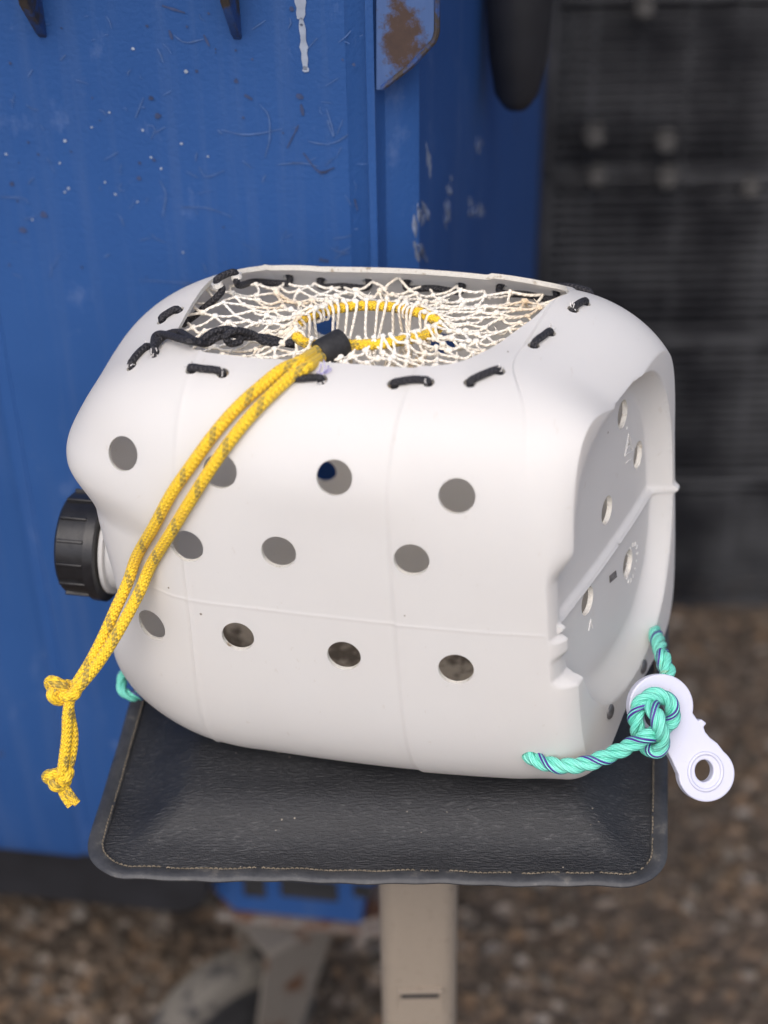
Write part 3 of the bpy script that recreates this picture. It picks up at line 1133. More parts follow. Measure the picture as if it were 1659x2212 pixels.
# --- embossed marks on the pan
def surf_line(px, off=0.0002):
    out = []
    for x, y in px:
        p, n = cast(x, y)
        if p is not None:
            out.append(p + n * off)
    return out
for nm, lines in (('recycling_mark', ([(1349, 985), (1357, 938), (1366, 972), (1349, 985)], [(1353, 928), (1354, 922)], [(1352, 1000), (1362, 992)], [(1354, 968), (1360, 962), (1357, 955)])),
                  ('arrow_mark', ([(1271, 1362), (1275, 1338), (1280, 1356)],))):
    em = MB()
    for px in lines:
        q = surf_line(px)
        if len(q) > 1:
            em.tube(q, 0.0006, 6)
    if em.v: em.build(nm, M['jug'], jug)
em = MB()
pc_, n_ = cast(1364, 1215)
for k in range(14):
    a = 2 * math.pi * k / 14
    s_ = Vector((0, math.cos(a), math.sin(a)))
    q1 = pc_ + s_ * 0.0125; q2 = pc_ + s_ * 0.0155
    em.tube([bvh.find_nearest(q1)[0] + n_ * 0.0003, bvh.find_nearest(q2)[0] + n_ * 0.0003], 0.0005, 5)
em.build('date_dial', M['jug'], jug)
sk_ = MB()
q = [cast(x, y) for x, y in ((1315, 1244), (1329, 1232), (1331, 1246), (1316, 1259))]
if all(a[0] is not None for a in q):
    sk_.prism([a[0] + a[1] * 0.0004 for a in q], q[0][1] * 0.0003)
    sk_.build('date_stamp', M['sticker'], jug)

# outer boundary: opening outline pushed out under the shell
OUTR = []
for i, p in enumerate(OP):
    a = OP[i - 1]; b = OP[(i + 1) % len(OP)]
    t = (b - a).normalized()
    nn = Vector((t.y, -t.x, 0))
    if nn.dot(p - opc) < 0: nn = -nn
    q = p + nn * 0.014
    s, n = top_w(q.x, q.y)
    OUTR.append(s - n * 0.0075)
# --- lacing cord, weaving out and in through the holes
CR = 0.0026
path = []
def under(p, n, d=0.0085):
    return p - n * d
for i, (A_, B_) in enumerate(stitches):
    (p, n), (q, m) = A_, B_
    mid = (p + q) / 2
    h = bvh.find_nearest(mid + (n + m) * 0.01)
    nn = (n + m).normalized()
    path += [under(p, n), p + n * 0.0008, p.lerp(q, 0.2) + n * 0.0024, h[0] + nn * 0.0025, p.lerp(q, 0.8) + m * 0.0024, q + m * 0.0008, under(q, m)]
    nx_ = stitches[(i + 1) % len(stitches)]
    if i < len(stitches) - 1:
        g_ = (q + nx_[0][0]) / 2
        g2 = min(OUTR, key=lambda p: (p - g_).length)
        path.append(g2 - Vector((0, 0, 0.001 + (0.010 if g2.x < 0.10 else 0.0))))
lc = MB()
lc.tube(resample(spline(path, 10), 0.0015), CR, 10)
# the free end: over the rim at the front left corner and twisted along the net
OPZ = OPF[3].z
def tail(px_d):
    return [cast(x, y)[0] + cast(x, y)[1] * d if d is not None else wloc(at_depth(x, y, proj(JM @ OPF[4])[2] + e)) for x, y, d, e in px_d]
t1 = [cast(336, 768)[0] - cast(336, 768)[1] * 0.006, cast(336, 766)[0] + cast(336, 766)[1] * 0.003]
for x, y, d in ((350, 745, 0.004), (372, 733, 0.0045), (395, 730, 0.004)):
    p, n = cast(x, y)
    t1.append(p + n * d)
D0 = proj(JM @ OPF[3])[2]
for x, y, e in ((420, 736, 0.012), (445, 742, 0.02), (470, 728, 0.022), (500, 722, 0.026), (530, 728, 0.03), (560, 728, 0.034), (590, 733, 0.034), (620, 742, 0.034), (640, 745, 0.036)):
    t1.append(wloc(at_depth(x, y, D0 + e)))
lc.tube(resample(spline(t1, 10), 0.0015), CR, 10)
t2 = [wloc(at_depth(x, y, D0 + e)) for x, y, e in ((338, 752, -0.012), (352, 738, -0.006), (378, 730, 0.0), (405, 736, 0.008), (432, 738, 0.018), (455, 720, 0.02), (480, 712, 0.022), (505, 716, 0.024), (520, 735, 0.026), (498, 742, 0.022), (488, 726, 0.018), (510, 714, 0.02), (545, 722, 0.03), (570, 738, 0.032), (600, 742, 0.032), (635, 740, 0.03))]
t2[0] = cast(338, 770)[0] - cast(338, 770)[1] * 0.004
p, n = cast(338, 756); t2[1] = p + n * 0.004
p, n = cast(352, 738); t2[2] = p + n * 0.006
lc.tube(resample(spline(t2, 10), 0.0015), CR, 10)
lc.build('lacing_cord', M['cord'], jug)

# --- yellow ring (drawcord mouth) and netting
RING_W = OPF[4].z - 0.004
ring_px = [(640, 715), (648, 694), (680, 678), (730, 666), (790, 660), (850, 664), (905, 675), (940, 692), (948, 707), (925, 722), (880, 733), (830, 742), (770, 745), (710, 747), (665, 742), (643, 730)]
def on_w(x, y, w):
    o = JMI @ CAM
    d = JMI.to_3x3() @ ray(x, y)
    return o + d * ((w - o.z) / d.z)
RINGP = []
for i, (x, y) in enumerate(ring_px):
    RINGP.append(on_w(x, y, RING_W + 0.003 * math.sin(i * 1.3)))
RC = resample(spline(RINGP, 10, closed=True), 0.002, closed=True)
rc = sum((p for p in RC), Vector()) / len(RC)
print('ring', rc, [tuple(round(c, 3) for c in p) for p in RINGP[::4]])
def ring_at(a):
    best = min(RC, key=lambda p: abs(((math.atan2(p.y - rc.y, p.x - rc.x) - a + math.pi) % (2 * math.pi)) - math.pi))
    return best
def outer_at(a):
    return min(OUTR, key=lambda p: abs(((math.atan2(p.y - rc.y, p.x - rc.x) - a + math.pi) % (2 * math.pi)) - math.pi))
NCOL, NROW = 37, 8
# spread columns by outline arc so that meshes stay even
oa = resample(OUTR, 0.002, closed=True)
cols = []
for i in range(2 * NCOL):
    p = oa[int(len(oa) * i / (2 * NCOL)) % len(oa)]
    cols.append(p)
net = MB()
nodes = {}
def ringpos(i):
    f = i / (2 * NCOL)
    p = cols[i % (2 * NCOL)]
    a = math.atan2(p.y - rc.y, p.x - rc.x)
    return ring_at(a)
for j in range(NROW + 1):
    for i in range(2 * NCOL):
        if (i + j) % 2: continue
        t = j / NROW
        te = t ** 0.9
        a, b = cols[i], ringpos(i)
        p = a.lerp(b, te)
        sag = 0.003 * math.sin(math.pi * t) 
        jx = 0.0012 * (0.2 + math.sin(math.pi * t))
        p = p + Vector((rng.gauss(0, jx), rng.gauss(0, jx), rng.gauss(0, 0.0016) - sag))
        if j == NROW:
            p = b + Vector((0, 0, 0.005)) + Vector((rng.gauss(0, .0018), rng.gauss(0, .0018), rng.gauss(0, 0.0008)))
        nodes[(i, j)] = p
TR = 0.00105
def strand(a, b, slack=0.0012, r=TR):
    m = (a + b) / 2 + Vector((rng.gauss(0, slack), rng.gauss(0, slack), -abs(rng.gauss(0, slack))))
    net.tube(spline([a, m, b], 4), r * rng.uniform(0.9, 1.12), 7)
def knot(p, r=0.0025):
    net.blob(p, r * rng.uniform(0.85, 1.15), rng.uniform(0.9, 1.5), rng.uniform(0.9, 1.3), rng.uniform(0.8, 1.1), 7, 5, 0.3)
for (i, j), p in nodes.items():
    if j: knot(p, 0.0021 if j < NROW else 0.0019)
    if j < NROW:
        for di in (-1, 1):
            q = nodes.get(((i + di) % (2 * NCOL), j + 1))
            if q is not None: strand(p, q)
# strands passing over the ring, gathered into a few bunches that hang down inside
bun = [rc + Vector((a_, b_, -0.05 - 0.02 * rng.random())) for a_, b_ in ((-0.022, 0.004), (-0.006, 0.012), (0.010, 0.006), (0.026, -0.004), (0.004, -0.010))]
for i in range(2 * NCOL):
    p = nodes.get((i, NROW))
    if p is None: continue
    c = ringpos(i)
    inw = (rc - c); inw.z = 0; inw.normalize()
    over = c + inw * 0.0050 + Vector((0, 0, 0.0005))
    if rng.random() < 0.25:
        net.tube(spline([p, over, c + inw * 0.004 - Vector((0, 0, 0.005)), c - inw * 0.003 - Vector((0, 0, 0.0055))], 5), TR, 6)
        continue
    bq = sorted(bun, key=lambda q: (Vector((q.x, q.y, 0)) - Vector((c.x, c.y, 0))).length)[0 if rng.random() < 0.7 else 1]
    low = c.lerp(bq, 0.32) + Vector((rng.gauss(0, .003), rng.gauss(0, .003), -0.004))
    low2 = bq + Vector((rng.gauss(0, .004), rng.gauss(0, .003), rng.gauss(0, 0.006)))
    net.tube(spline([p, over, low, low.lerp(low2, 0.6) + Vector((rng.gauss(0, .003), rng.gauss(0, .003), -0.003)), low2], 6), TR * 1.05, 7)
    knot(low, 0.0021)
# frayed ends
for _ in range(26):
    (i, j), p = rng.choice(list(nodes.items()))
    if j < 2: continue
    d = Vector((rng.gauss(0, 1), rng.gauss(0, 1), abs(rng.gauss(0, 1)))).normalized() * rng.uniform(0.004, 0.009)
    net.tube([p, p + d * 0.5 + Vector((0, 0, .001)), p + d], [0.0006, 0.0005, 0.0002], 4)
net.build('netting', M['twine'], jug, fix=False, angle=180)

# shavings left round some of the drilled holes
def swarf(x, y, n, size, mat):
    p, nn = cast(x, y)
    if p is None: return
    mb = MB()
    for _ in range(n):
        d = (Vector((rng.gauss(0, 1), rng.gauss(0, 1), rng.gauss(0, 1))).normalized() + nn * 0.8) * size
        mb.tube(spline([p, p + d * 0.5 + Vector((rng.gauss(0, size * .2),) * 3), p + d], 4), 0.00045, 4)
    mb.build('plastic_swarf', mat, jug, fix=False)
for x, y in ((413, 795), (482, 808), (694, 826), (926, 828), (1078, 802), (1190, 716), (1237, 669), (322, 751), (283, 793), (336, 768)):
    swarf(x, y, 5, 0.0035, M['fray'])
swarf(700, 806, 8, 0.0055, M['frayp'])
# silt dried over the inside of the belly
sil = MB()
gu, gv = 44, 30
ok = {}
for i in range(gu + 1):
    for j in range(gv + 1):
        u = 0.07 + (0.345 - 0.07) * i / gu
        v = -0.098 + 0.196 * j / gv
        h = bvh.ray_cast(Vector((u, v, 0.0)), Vector((0, 0, -1)))
        z = h[0].z + 0.0042 + 0.0012 * rng.random()
        sil.v.append((u, v, z))
for i in range(gu):
    for j in range(gv):
        a = i * (gv + 1) + j
        sil.quad(a, a + gv + 1, a + gv + 2, a + 1)
sil.build('silt', M['silt'], jug)

# ================================================================== YELLOW DRAWCORD
YR = 0.0041
ybase = JM @ rc
yc = empty('drawcord', ybase)
tag(yc, 'yellow braided cord looped through the netting, its two ends hanging knotted over the jug', 'cord')
YI = Matrix.Translation(-ybase)
def yl(p): return YI @ Vector(p)
ymb = MB()
ymb.tube([yl(JM @ p) for p in resample(RC, 0.0022, closed=True)], 0.0037, 14, closed=True)
ymb.build('ring_loop', M['yellow'], yc)
def lay(px, r, lift=0.0):
    """cord resting on the jug where it meets it, running free beyond"""
    out = []
    for x, y, mode in px:
        if mode == 'b':
            p, n = cast(x, y)
            # slide the ray towards the viewer until the cord only touches
            out.append(JM @ (p + n * (r + lift)))
        else:
            out.append(at_depth(x, y, mode))
    return out
zS = proj(JM @ RINGP[13])[2]
edge_d = proj(JM @ OPF[4])[2]
pk = JM @ cast(300, 1230)[0]
dK = proj(pk)[2]
print('depths', zS, edge_d, dK)
dk1 = dK - 0.012
s1 = lay([(738, 742, zS - 0.004), (712, 748, zS - 0.008), (688, 757, zS - 0.013), (650, 780, edge_d - 0.012), (610, 808, 'b'), (565, 842, 'b'), (515, 885, 'b'), (465, 940, 'b'), (420, 1000, 'b'), (380, 1062, 'b'), (340, 1130, 'b'), (305, 1195, 'b')], YR)
s1 += [at_depth(x, y, d) for x, y, d in ((276, 1258, dK - 0.006), (250, 1315, dK - 0.006), (222, 1378, dK - 0.008), (195, 1430, dK - 0.010), (165, 1478, dk1), (148, 1500, dk1 + 0.006))]
s2 = lay([(738, 748, zS - 0.002), (715, 756, zS - 0.007), (698, 768, zS - 0.011), (668, 790, edge_d - 0.012), (636, 818, 'b'), (596, 852, 'b'), (545, 902, 'b'), (498, 958, 'b'), (455, 1018, 'b'), (413, 1082, 'b'), (375, 1145, 'b'), (335, 1215, 'b')], YR)
s2 += [at_depth(x, y, d) for x, y, d in ((303, 1275, dK - 0.012), (273, 1333, dK - 0.013), (240, 1390, dK - 0.014), (208, 1438, dK - 0.016), (175, 1478, dk1 - 0.006), (155, 1500, dk1 - 0.002))]
for s in (s1, s2):
    t = MB()
    t.tube([yl(p) for p in resample(spline(s, 10), 0.0022)], YR, 16)
    t.build('cord_end', M['yellow'], yc)
# sleeve
sa = at_depth(690, 766, zS - 0.012); sb = at_depth(742, 737, zS - 0.004)
slv = MB()
ax = (sb - sa)
slv.lathe([(0.0, 0.0072), (-0.0005, 0.0085), (0.0006, 0.0094), (0.003, 0.0097), (ax.length - 0.003, 0.0097), (ax.length - 0.0006, 0.0094), (ax.length, 0.0085), (ax.length, 0.0072)], yl(sa), ax, 40)
slv.build('sleeve', M['sleeve'], yc)
# knots: an overhand wrapped tight
def overhand(c, sx, sy, sz, tilt, r, name):
    k = MB()
    pts = []
    q = Matrix.Rotation(tilt, 3, fw)
    for i in range(120):
        t = 2 * math.pi * i / 120
        x = math.sin(t) + 2 * math.sin(2 * t)
        y = math.cos(t) - 2 * math.cos(2 * t)
        z = -math.sin(3 * t)
        p = rt * (x / 3 * sx) + up * (y / 3 * sy) + fw * (z * sz)
        pts.append(yl(c + q @ p))
    k.tube(pts, r, 14, closed=True)
    k.build(name, M['yellow'], yc)
kd = dk1 - 0.001
overhand(at_depth(133, 1492, kd), 0.0104, 0.0064, 0.0040, R(20), 0.0044, 'knot')
kd2 = kd + 0.012
overhand(at_depth(127, 1680, kd2), 0.0088, 0.0058, 0.0037, R(-15), 0.0040, 'knot')
t = MB()
for px in ([(146, 1505), (150, 1540), (158, 1590), (152, 1640), (140, 1672)], [(152, 1505), (146, 1545), (144, 1590), (138, 1640), (134, 1672)]):
    n_ = len(px)
    t.tube([yl(p) for p in resample(spline([at_depth(x, y, kd + 0.012 * i / n_ + (0.003 if px[1][0] == 150 else -0.002)) for i, (x, y) in enumerate(px)], 10), 0.002)], 0.0038, 14)
t.build('cord_end', M['yellow'], yc)
t = MB()
for px in ([(128, 1688), (142, 1705), (160, 1728), (168, 1736)], [(134, 1688), (136, 1712), (148, 1734), (153, 1741)]):
    pts = resample(spline([at_depth(x, y, kd2 + 0.002) for x, y in px], 10), 0.002)
    t.tube([yl(p) for p in pts], [0.0037 - 0.0010 * i / len(pts) for i in range(len(pts))], 12)
t.build('frayed_end', M['yellow'], yc)

# ================================================================== GREEN ROPE and WHITE CONNECTOR
pj, nj = cast(1310, 1560)
dJ = proj(JM @ pj)[2]
ph, nh = cast(1146, 1636)
dH = proj(JM @ ph)[2]
print('green depths', dJ, dH)
def zz(x, y):      # coordinates read off an enlargement of the corner
    return ((1180 + x / 3.19) / 1.044, (1400 + y / 3.19) / 1.044)
dT = dH + 0.004     # plate
GR = 0.0056
gpts = [JM @ (ph - nh * 0.012), JM @ (ph - nh * 0.001)]
def gz(x, y, e): 
    a, b = zz(x, y)
    return at_depth(a, b, dT - 0.013 + e)
gp = [(180, 1030, 0.002), (300, 1046, -0.002), (420, 1035, -0.003), (540, 1000, -0.004), (680, 940, -0.006), (800, 880, -0.009), (900, 830, -0.010), (985, 790, -0.002), (1055, 740, 0.000), (1078, 650, 0.000),
      (1040, 570, -0.001), (960, 535, -0.003), (870, 565, -0.004), (812, 660, -0.003), (815, 760, 0.000), (860, 860, 0.003), (915, 935, 0.001), (975, 930, -0.003), (1000, 860, -0.008), (985, 770, -0.015), (960, 690, -0.014), (930, 620, -0.008), (925, 575, 0.004), (940, 540, 0.014), (1000, 480, 0.024), (1040, 380, 0.030), (1025, 320, 0.034), (1000, 250, 0.04)]
gpts += [gz(*p) for p in gp]
gb = on_y(1418, 1385, 0)if False else None
pb, nb_ = cast(1415, 1395)
gpts += [at_depth(1436, 1440, dT + 0.045), at_depth(1424, 1395, dT + 0.075), at_depth(1410, 1360, dT + 0.11), at_depth(1385, 1330, dT + 0.14)]
grope = empty('mint_rope', gpts[2])
tag(grope, 'mint green twisted rope with purple flecks tied through the bottom of the jug', 'rope')
gm = MB()
twisted_rope(gm, [p - gpts[2] for p in spline(gpts, 12)], GR, 0.034)
gm.build('rope_length', M['green'], grope, fix=False)
gm = MB()
pl_ = [at_depth(x, y, proj(JM @ Vector((0.03, 0.0, 0)))[2] + e) for x, y, e in ((300, 1470, 0.06), (270, 1455, 0.03), (262, 1480, 0.02), (274, 1500, 0.015), (300, 1503, 0.02), (330, 1490, 0.05))]
twisted_rope(gm, [p - gpts[2] for p in spline(pl_, 12)], GR * 0.75, 0.030)
gm.build('rope_loop', M['green'], grope, fix=False)

# connector plate, built flat and stood against the seat corner
def circ_tan_outline():
    """outline in enlargement units, counter clockwise (y down in the picture)"""
    O = []
    c1, r1 = (995, 615), 232
    c2, r2 = (1322, 1102), 202
    for a in np.linspace(R(128), R(372), 40):
        O.append((c1[0] + r1 * math.cos(a), c1[1] + r1 * math.sin(a)))
    O += [(1240, 690), (1262, 722)]
    O += [(1280, 705), (1322, 738), (1300, 765), (1312, 800), (1345, 840), (1400, 882)]
    for a in np.linspace(R(-52), R(178), 36):
        O.append((c2[0] + r2 * math.cos(a), c2[1] + r2 * math.sin(a)))
    O += [(1098, 1060), (1070, 1000), (1030, 930), (960, 870), (900, 830)]
    return O
TC = zz(1150, 850)
tag_o = at_depth(TC[0], TC[1], dT)
# plate axes: nearly square to the line of sight, top leaning on the jug
pn = (-fw + Vector((0.18, -0.05, 0.10))).normalized()
def on_plate(x, y, off=0.0):
    a, b = zz(x, y)
    d = ray(a, b)
    o = tag_o + pn * off
    return CAM + d * ((o - CAM).dot(pn) / d.dot(pn))
conn = empty('plastic_connector', tag_o)
tag(conn, 'translucent white plastic double ring connector held by the mint rope knot at the seat corner', 'connector')
bm = bmesh.new()
outl = [on_plate(x, y) - tag_o for x, y in circ_tan_outline()]
h1 = [on_plate(960 + 85 * math.cos(a), 680 + 95 * math.sin(a)) - tag_o for a in np.linspace(0, 2 * math.pi, 32, endpoint=False)]
h2 = [on_plate(1304 + 66 * math.cos(a), 1080 + 80 * math.sin(a)) - tag_o for a in np.linspace(0, 2 * math.pi, 36, endpoint=False)]
edges = []
for loop in (outl, h1, h2):
    vsb = [bm.verts.new(p) for p in loop]
    for i in range(len(vsb)):
        edges.append(bm.edges.new((vsb[i], vsb[(i + 1) % len(vsb)])))
bmesh.ops.triangle_fill(bm, use_beauty=True, use_dissolve=False, edges=edges)
bmesh.ops.recalc_face_normals(bm, faces=bm.faces)
for f in bm.faces:
    if f.normal.dot(pn) < 0: f.normal_flip()
fs = list(bm.faces)
ex = bmesh.ops.extrude_face_region(bm, geom=fs)
for v in [e for e in ex['geom'] if isinstance(e, bmesh.types.BMVert)]:
    v.co -= pn * 0.0085
bmesh.ops.recalc_face_normals(bm, faces=bm.faces)
me = bpy.data.meshes.new('plate')
bm.to_mesh(me); bm.free()
me.materials.append(M['tag'])
me.shade_smooth(); me.set_sharp_from_angle(angle=R(40))
plate = bpy.data.objects.new('plate', me)
col.objects.link(plate); plate.parent = conn
bv = plate.modifiers.new('b', 'BEVEL'); bv.width = 0.0026; bv.segments = 4; bv.limit_method = 'ANGLE'; bv.angle_limit = R(50)
fl_ = MB()
cc = [on_plate(1312 + 118 * math.cos(a), 1086 + 134 * math.sin(a), 0.0004) - tag_o for a in np.linspace(0, 2 * math.pi, 48, endpoint=False)]
fl_.tube(cc, 0.0013, 12, closed=True)
fl_.build('eye_collar', M['tag'], conn)

# ================================================================== BLUE BIN
BZ = 0.30
b0 = on_z(0, 1842, BZ); b1 = on_z(430, 1886, BZ)
print('bin', b0, b1)
fd = Vector((b1.x - b0.x, b1.y - b0.y, 0)).normalized()      # along the front, to the right
bd_ = Vector((-fd.y, fd.x, 0))                                # into the bin
tpar = (on_z(805, 1500, BZ))
# corner: where the front's line meets the sight line through x=806
k_ = 0
Pc = None
for s in np.linspace(0, 1.5, 3001):
    p = b0 + fd * float(s)
    if proj(p + Vector((0, 0, 0.75)))[0] >= 806:
        Pc = p; break
print('corner', Pc, proj(Pc + Vector((0, 0, 0.9))), math.degrees(math.atan2(fd.y, fd.x)))
bin_ = empty('wheeled_bin', (Pc.x, Pc.y, 0))
bin_.rotation_euler = (0, 0, math.atan2(fd.y, fd.x))
tag(bin_, 'large scratched blue wheeled bin behind the stool', 'bin')
BM = Matrix.Translation((Pc.x, Pc.y, 0)) @ Matrix.Rotation(math.atan2(fd.y, fd.x), 4, 'Z')
BMI = BM.inverted()
# section in the bin's own frame: x along the front (0 = corner ridge), y into the bin
sec = [(-1.6, 0.0), (-0.340, 0.0), (-0.332, 0.004), (-0.322, 0.0035), (-0.318, 0.0), (-0.018, 0.0), (-0.010, 0.006), (-0.004, 0.007), (-0.002, -0.004), (0.004, -0.005), (0.006, 0.004), (0.010, 0.010), (0.020, 0.014),
       (0.034, 0.024)]
def bxat(px, y):
    o = BMI @ CAM
    d = BMI.to_3x3() @ ray(px, 330)
    return (o + d * ((y - o.y) / d.y)).x
sec += [(bxat(px, y), y) for px, y in ((886, 0.040), (912, 0.062), (938, 0.085), (975, 0.14), (1020, 0.22), (1075, 0.36), (1125, 0.54), (1160, 0.74), (1172, 0.92))]
xe = sec[-1][0]
sec += [(xe - 0.01, 0.98), (xe - 0.06, 1.02), (-1.6, 1.02)]
bb = MB()
zs = [BZ, BZ + 0.02, 0.5, 0.7, 0.9, 1.1, 1.30, 1.42]
rings = []
for z in zs:
    rings.append(len(bb.v))
    for (x, y) in sec:
        k = 0.012 * (1.35 - z)           # slight taper inwards to the foot
        xx = x - (k * 0.3 if x > 0.008 else 0)
        if z == BZ:
            y = y + 0.006 if y < 0.5 else y
        bb.v.append((xx, y, z))
ns = len(sec)
for a, b in zip(rings, rings[1:]):
    for k in range(ns):
        k2 = (k + 1) % ns
        bb.quad(a + k, a + k2, b + k2, b + k)
bb.face([rings[0] + k for k in range(ns)][::-1])
bb.face([rings[-1] + k for k in range(ns)])
bin_v, bin_f = [Vector(v) for v in bb.v], list(bb.f)
def bpt(x, y, yl_=0.0):
    """pixel -> point on the bin's plane y = yl_ in the bin's frame"""
    o = BMI @ CAM
    d = BMI.to_3x3() @ ray(x, y)
    return o + d * ((yl_ - o.y) / d.y)
# rim ribs at the top
def gusset(px, th, name, mat, d0=-0.0, d1=-0.05):
    a = [bpt(x, y, -0.0005) for x, y in px]
    return a
for (x0, y0, x1, y1) in ((93, 84, 38, -60), (513, 88, 478, -70)):
    a = bpt(x0, y0); t = bpt(x1, y1)
    rbm = MB()
    hgt = t.z - a.z
    th = 0.007
    xm = (a.x + t.x) / 2
    # triangular web standing off the wall, deeper towards the rim
    tri = [(a.x - th / 2, 0.001, a.z), (a.x - th / 2 , 0.001, 1.40), (a.x - th / 2, -0.055, 1.40), (a.x - th / 2, -0.018 - 0.012, a.z + hgt * 0.7), (a.x - th / 2, -0.006, a.z + 0.006)]
    rbm.prism(tri, (th, 0, 0))
    rbm.build('rim_rib', M['ribdirt'], bin_, bevel=0.0015)
# rim
rm = MB()
rm.box((-0.80, -0.028, 1.405), (1.60, 0.06, 0.03))
rm.build('rim', M['bin'], bin_, bevel=0.006)
# lifting lug at the corner
lg = [bpt(x, y, -0.008) for x, y in ((812, 205), (944, 62), (945, -120), (812, -120))]
lgx = [(812, 196), (828, 196), (888, 142), (938, 88), (944, 72), (945, -120), (812, -120)]
lg = [bpt(x, y, -0.008) for x, y in lgx]
lm = MB()
lm.prism(lg, (0, 0.006, 0))
lc_ = bpt(868, 78, -0.008)
def mat_lug():
    m, nt, b = new_mat('blue_lug_with_rust_stain')
    t = N(nt, 'ShaderNodeTexCoord')
    mp = N(nt, 'ShaderNodeMapping')
    mp.inputs['Location'].default_value = (-lc_.x / 0.017, 0, -lc_.z / 0.036)
    mp.inputs['Scale'].default_value = (1 / 0.017, 0, 1 / 0.036)
    L(nt, t.outputs['Object'], mp.inputs['Vector'])
    ln = N(nt, 'ShaderNodeVectorMath', operation='LENGTH')
    L(nt, mp.outputs[0], ln.inputs[0])
    n = noise(nt, t.outputs['Object'], 95, 6, 0.7)
    d = math_node(nt, 'ADD', ln.outputs['Value'], math_node(nt, 'MULTIPLY', math_node(nt, 'SUBTRACT', n, 0.5), 2.6))
    f = ramp(nt, d, [(0.55, (1, 1, 1)), (1.05, (0, 0, 0))])
    st = noise(nt, objco(nt, (120, 1, 20)), 1.0, 4)
    base = mix(nt, st, (0.034, 0.080, 0.22), (0.075, 0.135, 0.30))
    c = mix(nt, f, base, mix(nt, n, (0.03, 0.022, 0.024), (0.085, 0.05, 0.035)))
    L(nt, c, b.inputs['Base Color'])
    setp(b, Roughness=0.55)
    return m
M['lug'] = mat_lug()
lug = lm.build('lifting_lug', M['lug'], bin_, bevel=0.0012)
lm = MB()
lr = [bpt(x, y, -0.0095) for x, y in ((826, 190), (888, 142), (938, 88), (944, 70), (945, -120))]
lm.tube(resample(lr, 0.004), 0.0022, 8)
lm.build('lug_edge', M['ribdirt'], lug)
# worn marks
sc_ = MB(); wp = MB(); bmk = MB()
def stroke(mb, px, w, off=0.0008, jit=0.0):
    pts = [bpt(x, y, -off) for x, y in px]
    pts = resample(spline(pts, 8), 0.004)
    o = len(mb.v)
    n = len(pts)
    for i, p in enumerate(pts):
        t = (pts[min(i + 1, n - 1)] - pts[max(i - 1, 0)]).normalized()
        s = Vector((-t.z, 0, t.x))
        ww = w * (0.35 + 0.65 * math.sin(math.pi * (i + 0.5) / n)) * rng.uniform(0.6, 1.3)
        mb.v.append(tuple(p + s * ww)); mb.v.append(tuple(p - s * ww))
    for i in range(n - 1):
        mb.quad(o + 2 * i, o + 2 * i + 1, o + 2 * i + 3, o + 2 * i + 2)
def spot(mb, x, y, r, off=0.0008):
    c = bpt(x, y, -off)
    o = len(mb.v)
    n = 9
    for k in range(n):
        a = 2 * math.pi * k / n
        q = r * rng.uniform(0.7, 1.2)
        mb.v.append((c.x + q * math.cos(a), c.y, c.z + q * math.sin(a)))
    mb.face([o + k for k in range(n)])
for px in ([(640, 0), (652, 40), (655, 90), (660, 145)],):
    pass
for px in ([(478, 280), (520, 290), (560, 288), (610, 278)], [(375, 75), (400, 92), (440, 84)], [(430, 360), (445, 382), (485, 368)], [(390, 448), (440, 448), (475, 458), (500, 468)], [(345, 390), (358, 420), (350, 470)],
           [(340, 105), (350, 125), (352, 135)], [(292, 255), (300, 235), (310, 210)], [(318, 270), (335, 275), (326, 300)], [(560, 225), (580, 250), (582, 300), (572, 340)], [(705, 235), (716, 270), (722, 300), (706, 260)],
           [(300, 605), (420, 612), (520, 620)], [(0, 425), (50, 428), (62, 440)], [(720, 515), (745, 512), (760, 508)], [(715, 535), (735, 545), (758, 532)], [(722, 560), (740, 548), (755, 545)], [(665, 305), (690, 310), (712, 312)], [(710, 310), (730, 305), (752, 290)],
           [(60, 165), (70, 150)], [(130, 130), (142, 118)], [(225, 555), (238, 548)], [(600, 355), (650, 352), (690, 360)], [(470, 280), (480, 290)]):
    stroke(sc_, px, 0.0006)
for _ in range(70):
    x, y = rng.uniform(20, 780), rng.uniform(10, 620)
    a = rng.uniform(0, 6.28); l = rng.uniform(6, 38) 
    k = rng.gauss(0, 3)
    stroke(sc_, [(x, y), (x + l * math.cos(a) / 2 + k, y + l * math.sin(a) / 2 - k * .5), (x + l * math.cos(a), y + l * math.sin(a))], rng.uniform(0.00025, 0.0005))
for x, y, r in ((287, 105, .0018), (402, 155, .0022), (236, 243, .0013), (198, 275, .0012), (140, 304, .0018), (129, 352, .0013), (13, 333, .0014), (148, 407, .0016), (140, 415, .0014), (227, 394, .0014), (249, 420, .0014), (308, 281, .0014), (392, 310, .0015), (326, 340, .0016), (449, 338, .0013), (348, 364, .0015), (70, 475, .0012), (395, 545, .0012), (297, 436, .0012)):
    spot(wp, x, y, r * 0.72)
stroke(wp, [(646, -20), (650, 20), (648, 42)], 0.0045)
stroke(wp, [(650, 38), (654, 70), (656, 100), (660, 152)], 0.0026)
spot(wp, 661, 150, 0.0028)
for px, w in (([(640, 205), (655, 212)], .003), ([(655, 330), (690, 372), (722, 362)], .0018), ([(620, 320), (645, 270)], .0012), ([(528, 205), (545, 215)], .0022), ([(440, 75), (452, 100)], .0016), ([(350, 12), (400, 28)], .0018), ([(650, 225), (655, 250)], .002), ([(690, 560), (710, 565)], .003), ([(365, 65), (372, 85)], .0016), ([(766, 430), (772, 455)], .0016)):
    stroke(bmk, px, w * 0.6)
for x, y, r in ((50, 497, .003), (95, 464, .003), (25, 397, .002), (326, 212, .002), (340, 250, .0025), (510, 175, .002), (630, 20, .002), (300, 385, .002)):
    spot(bmk, x, y, r)
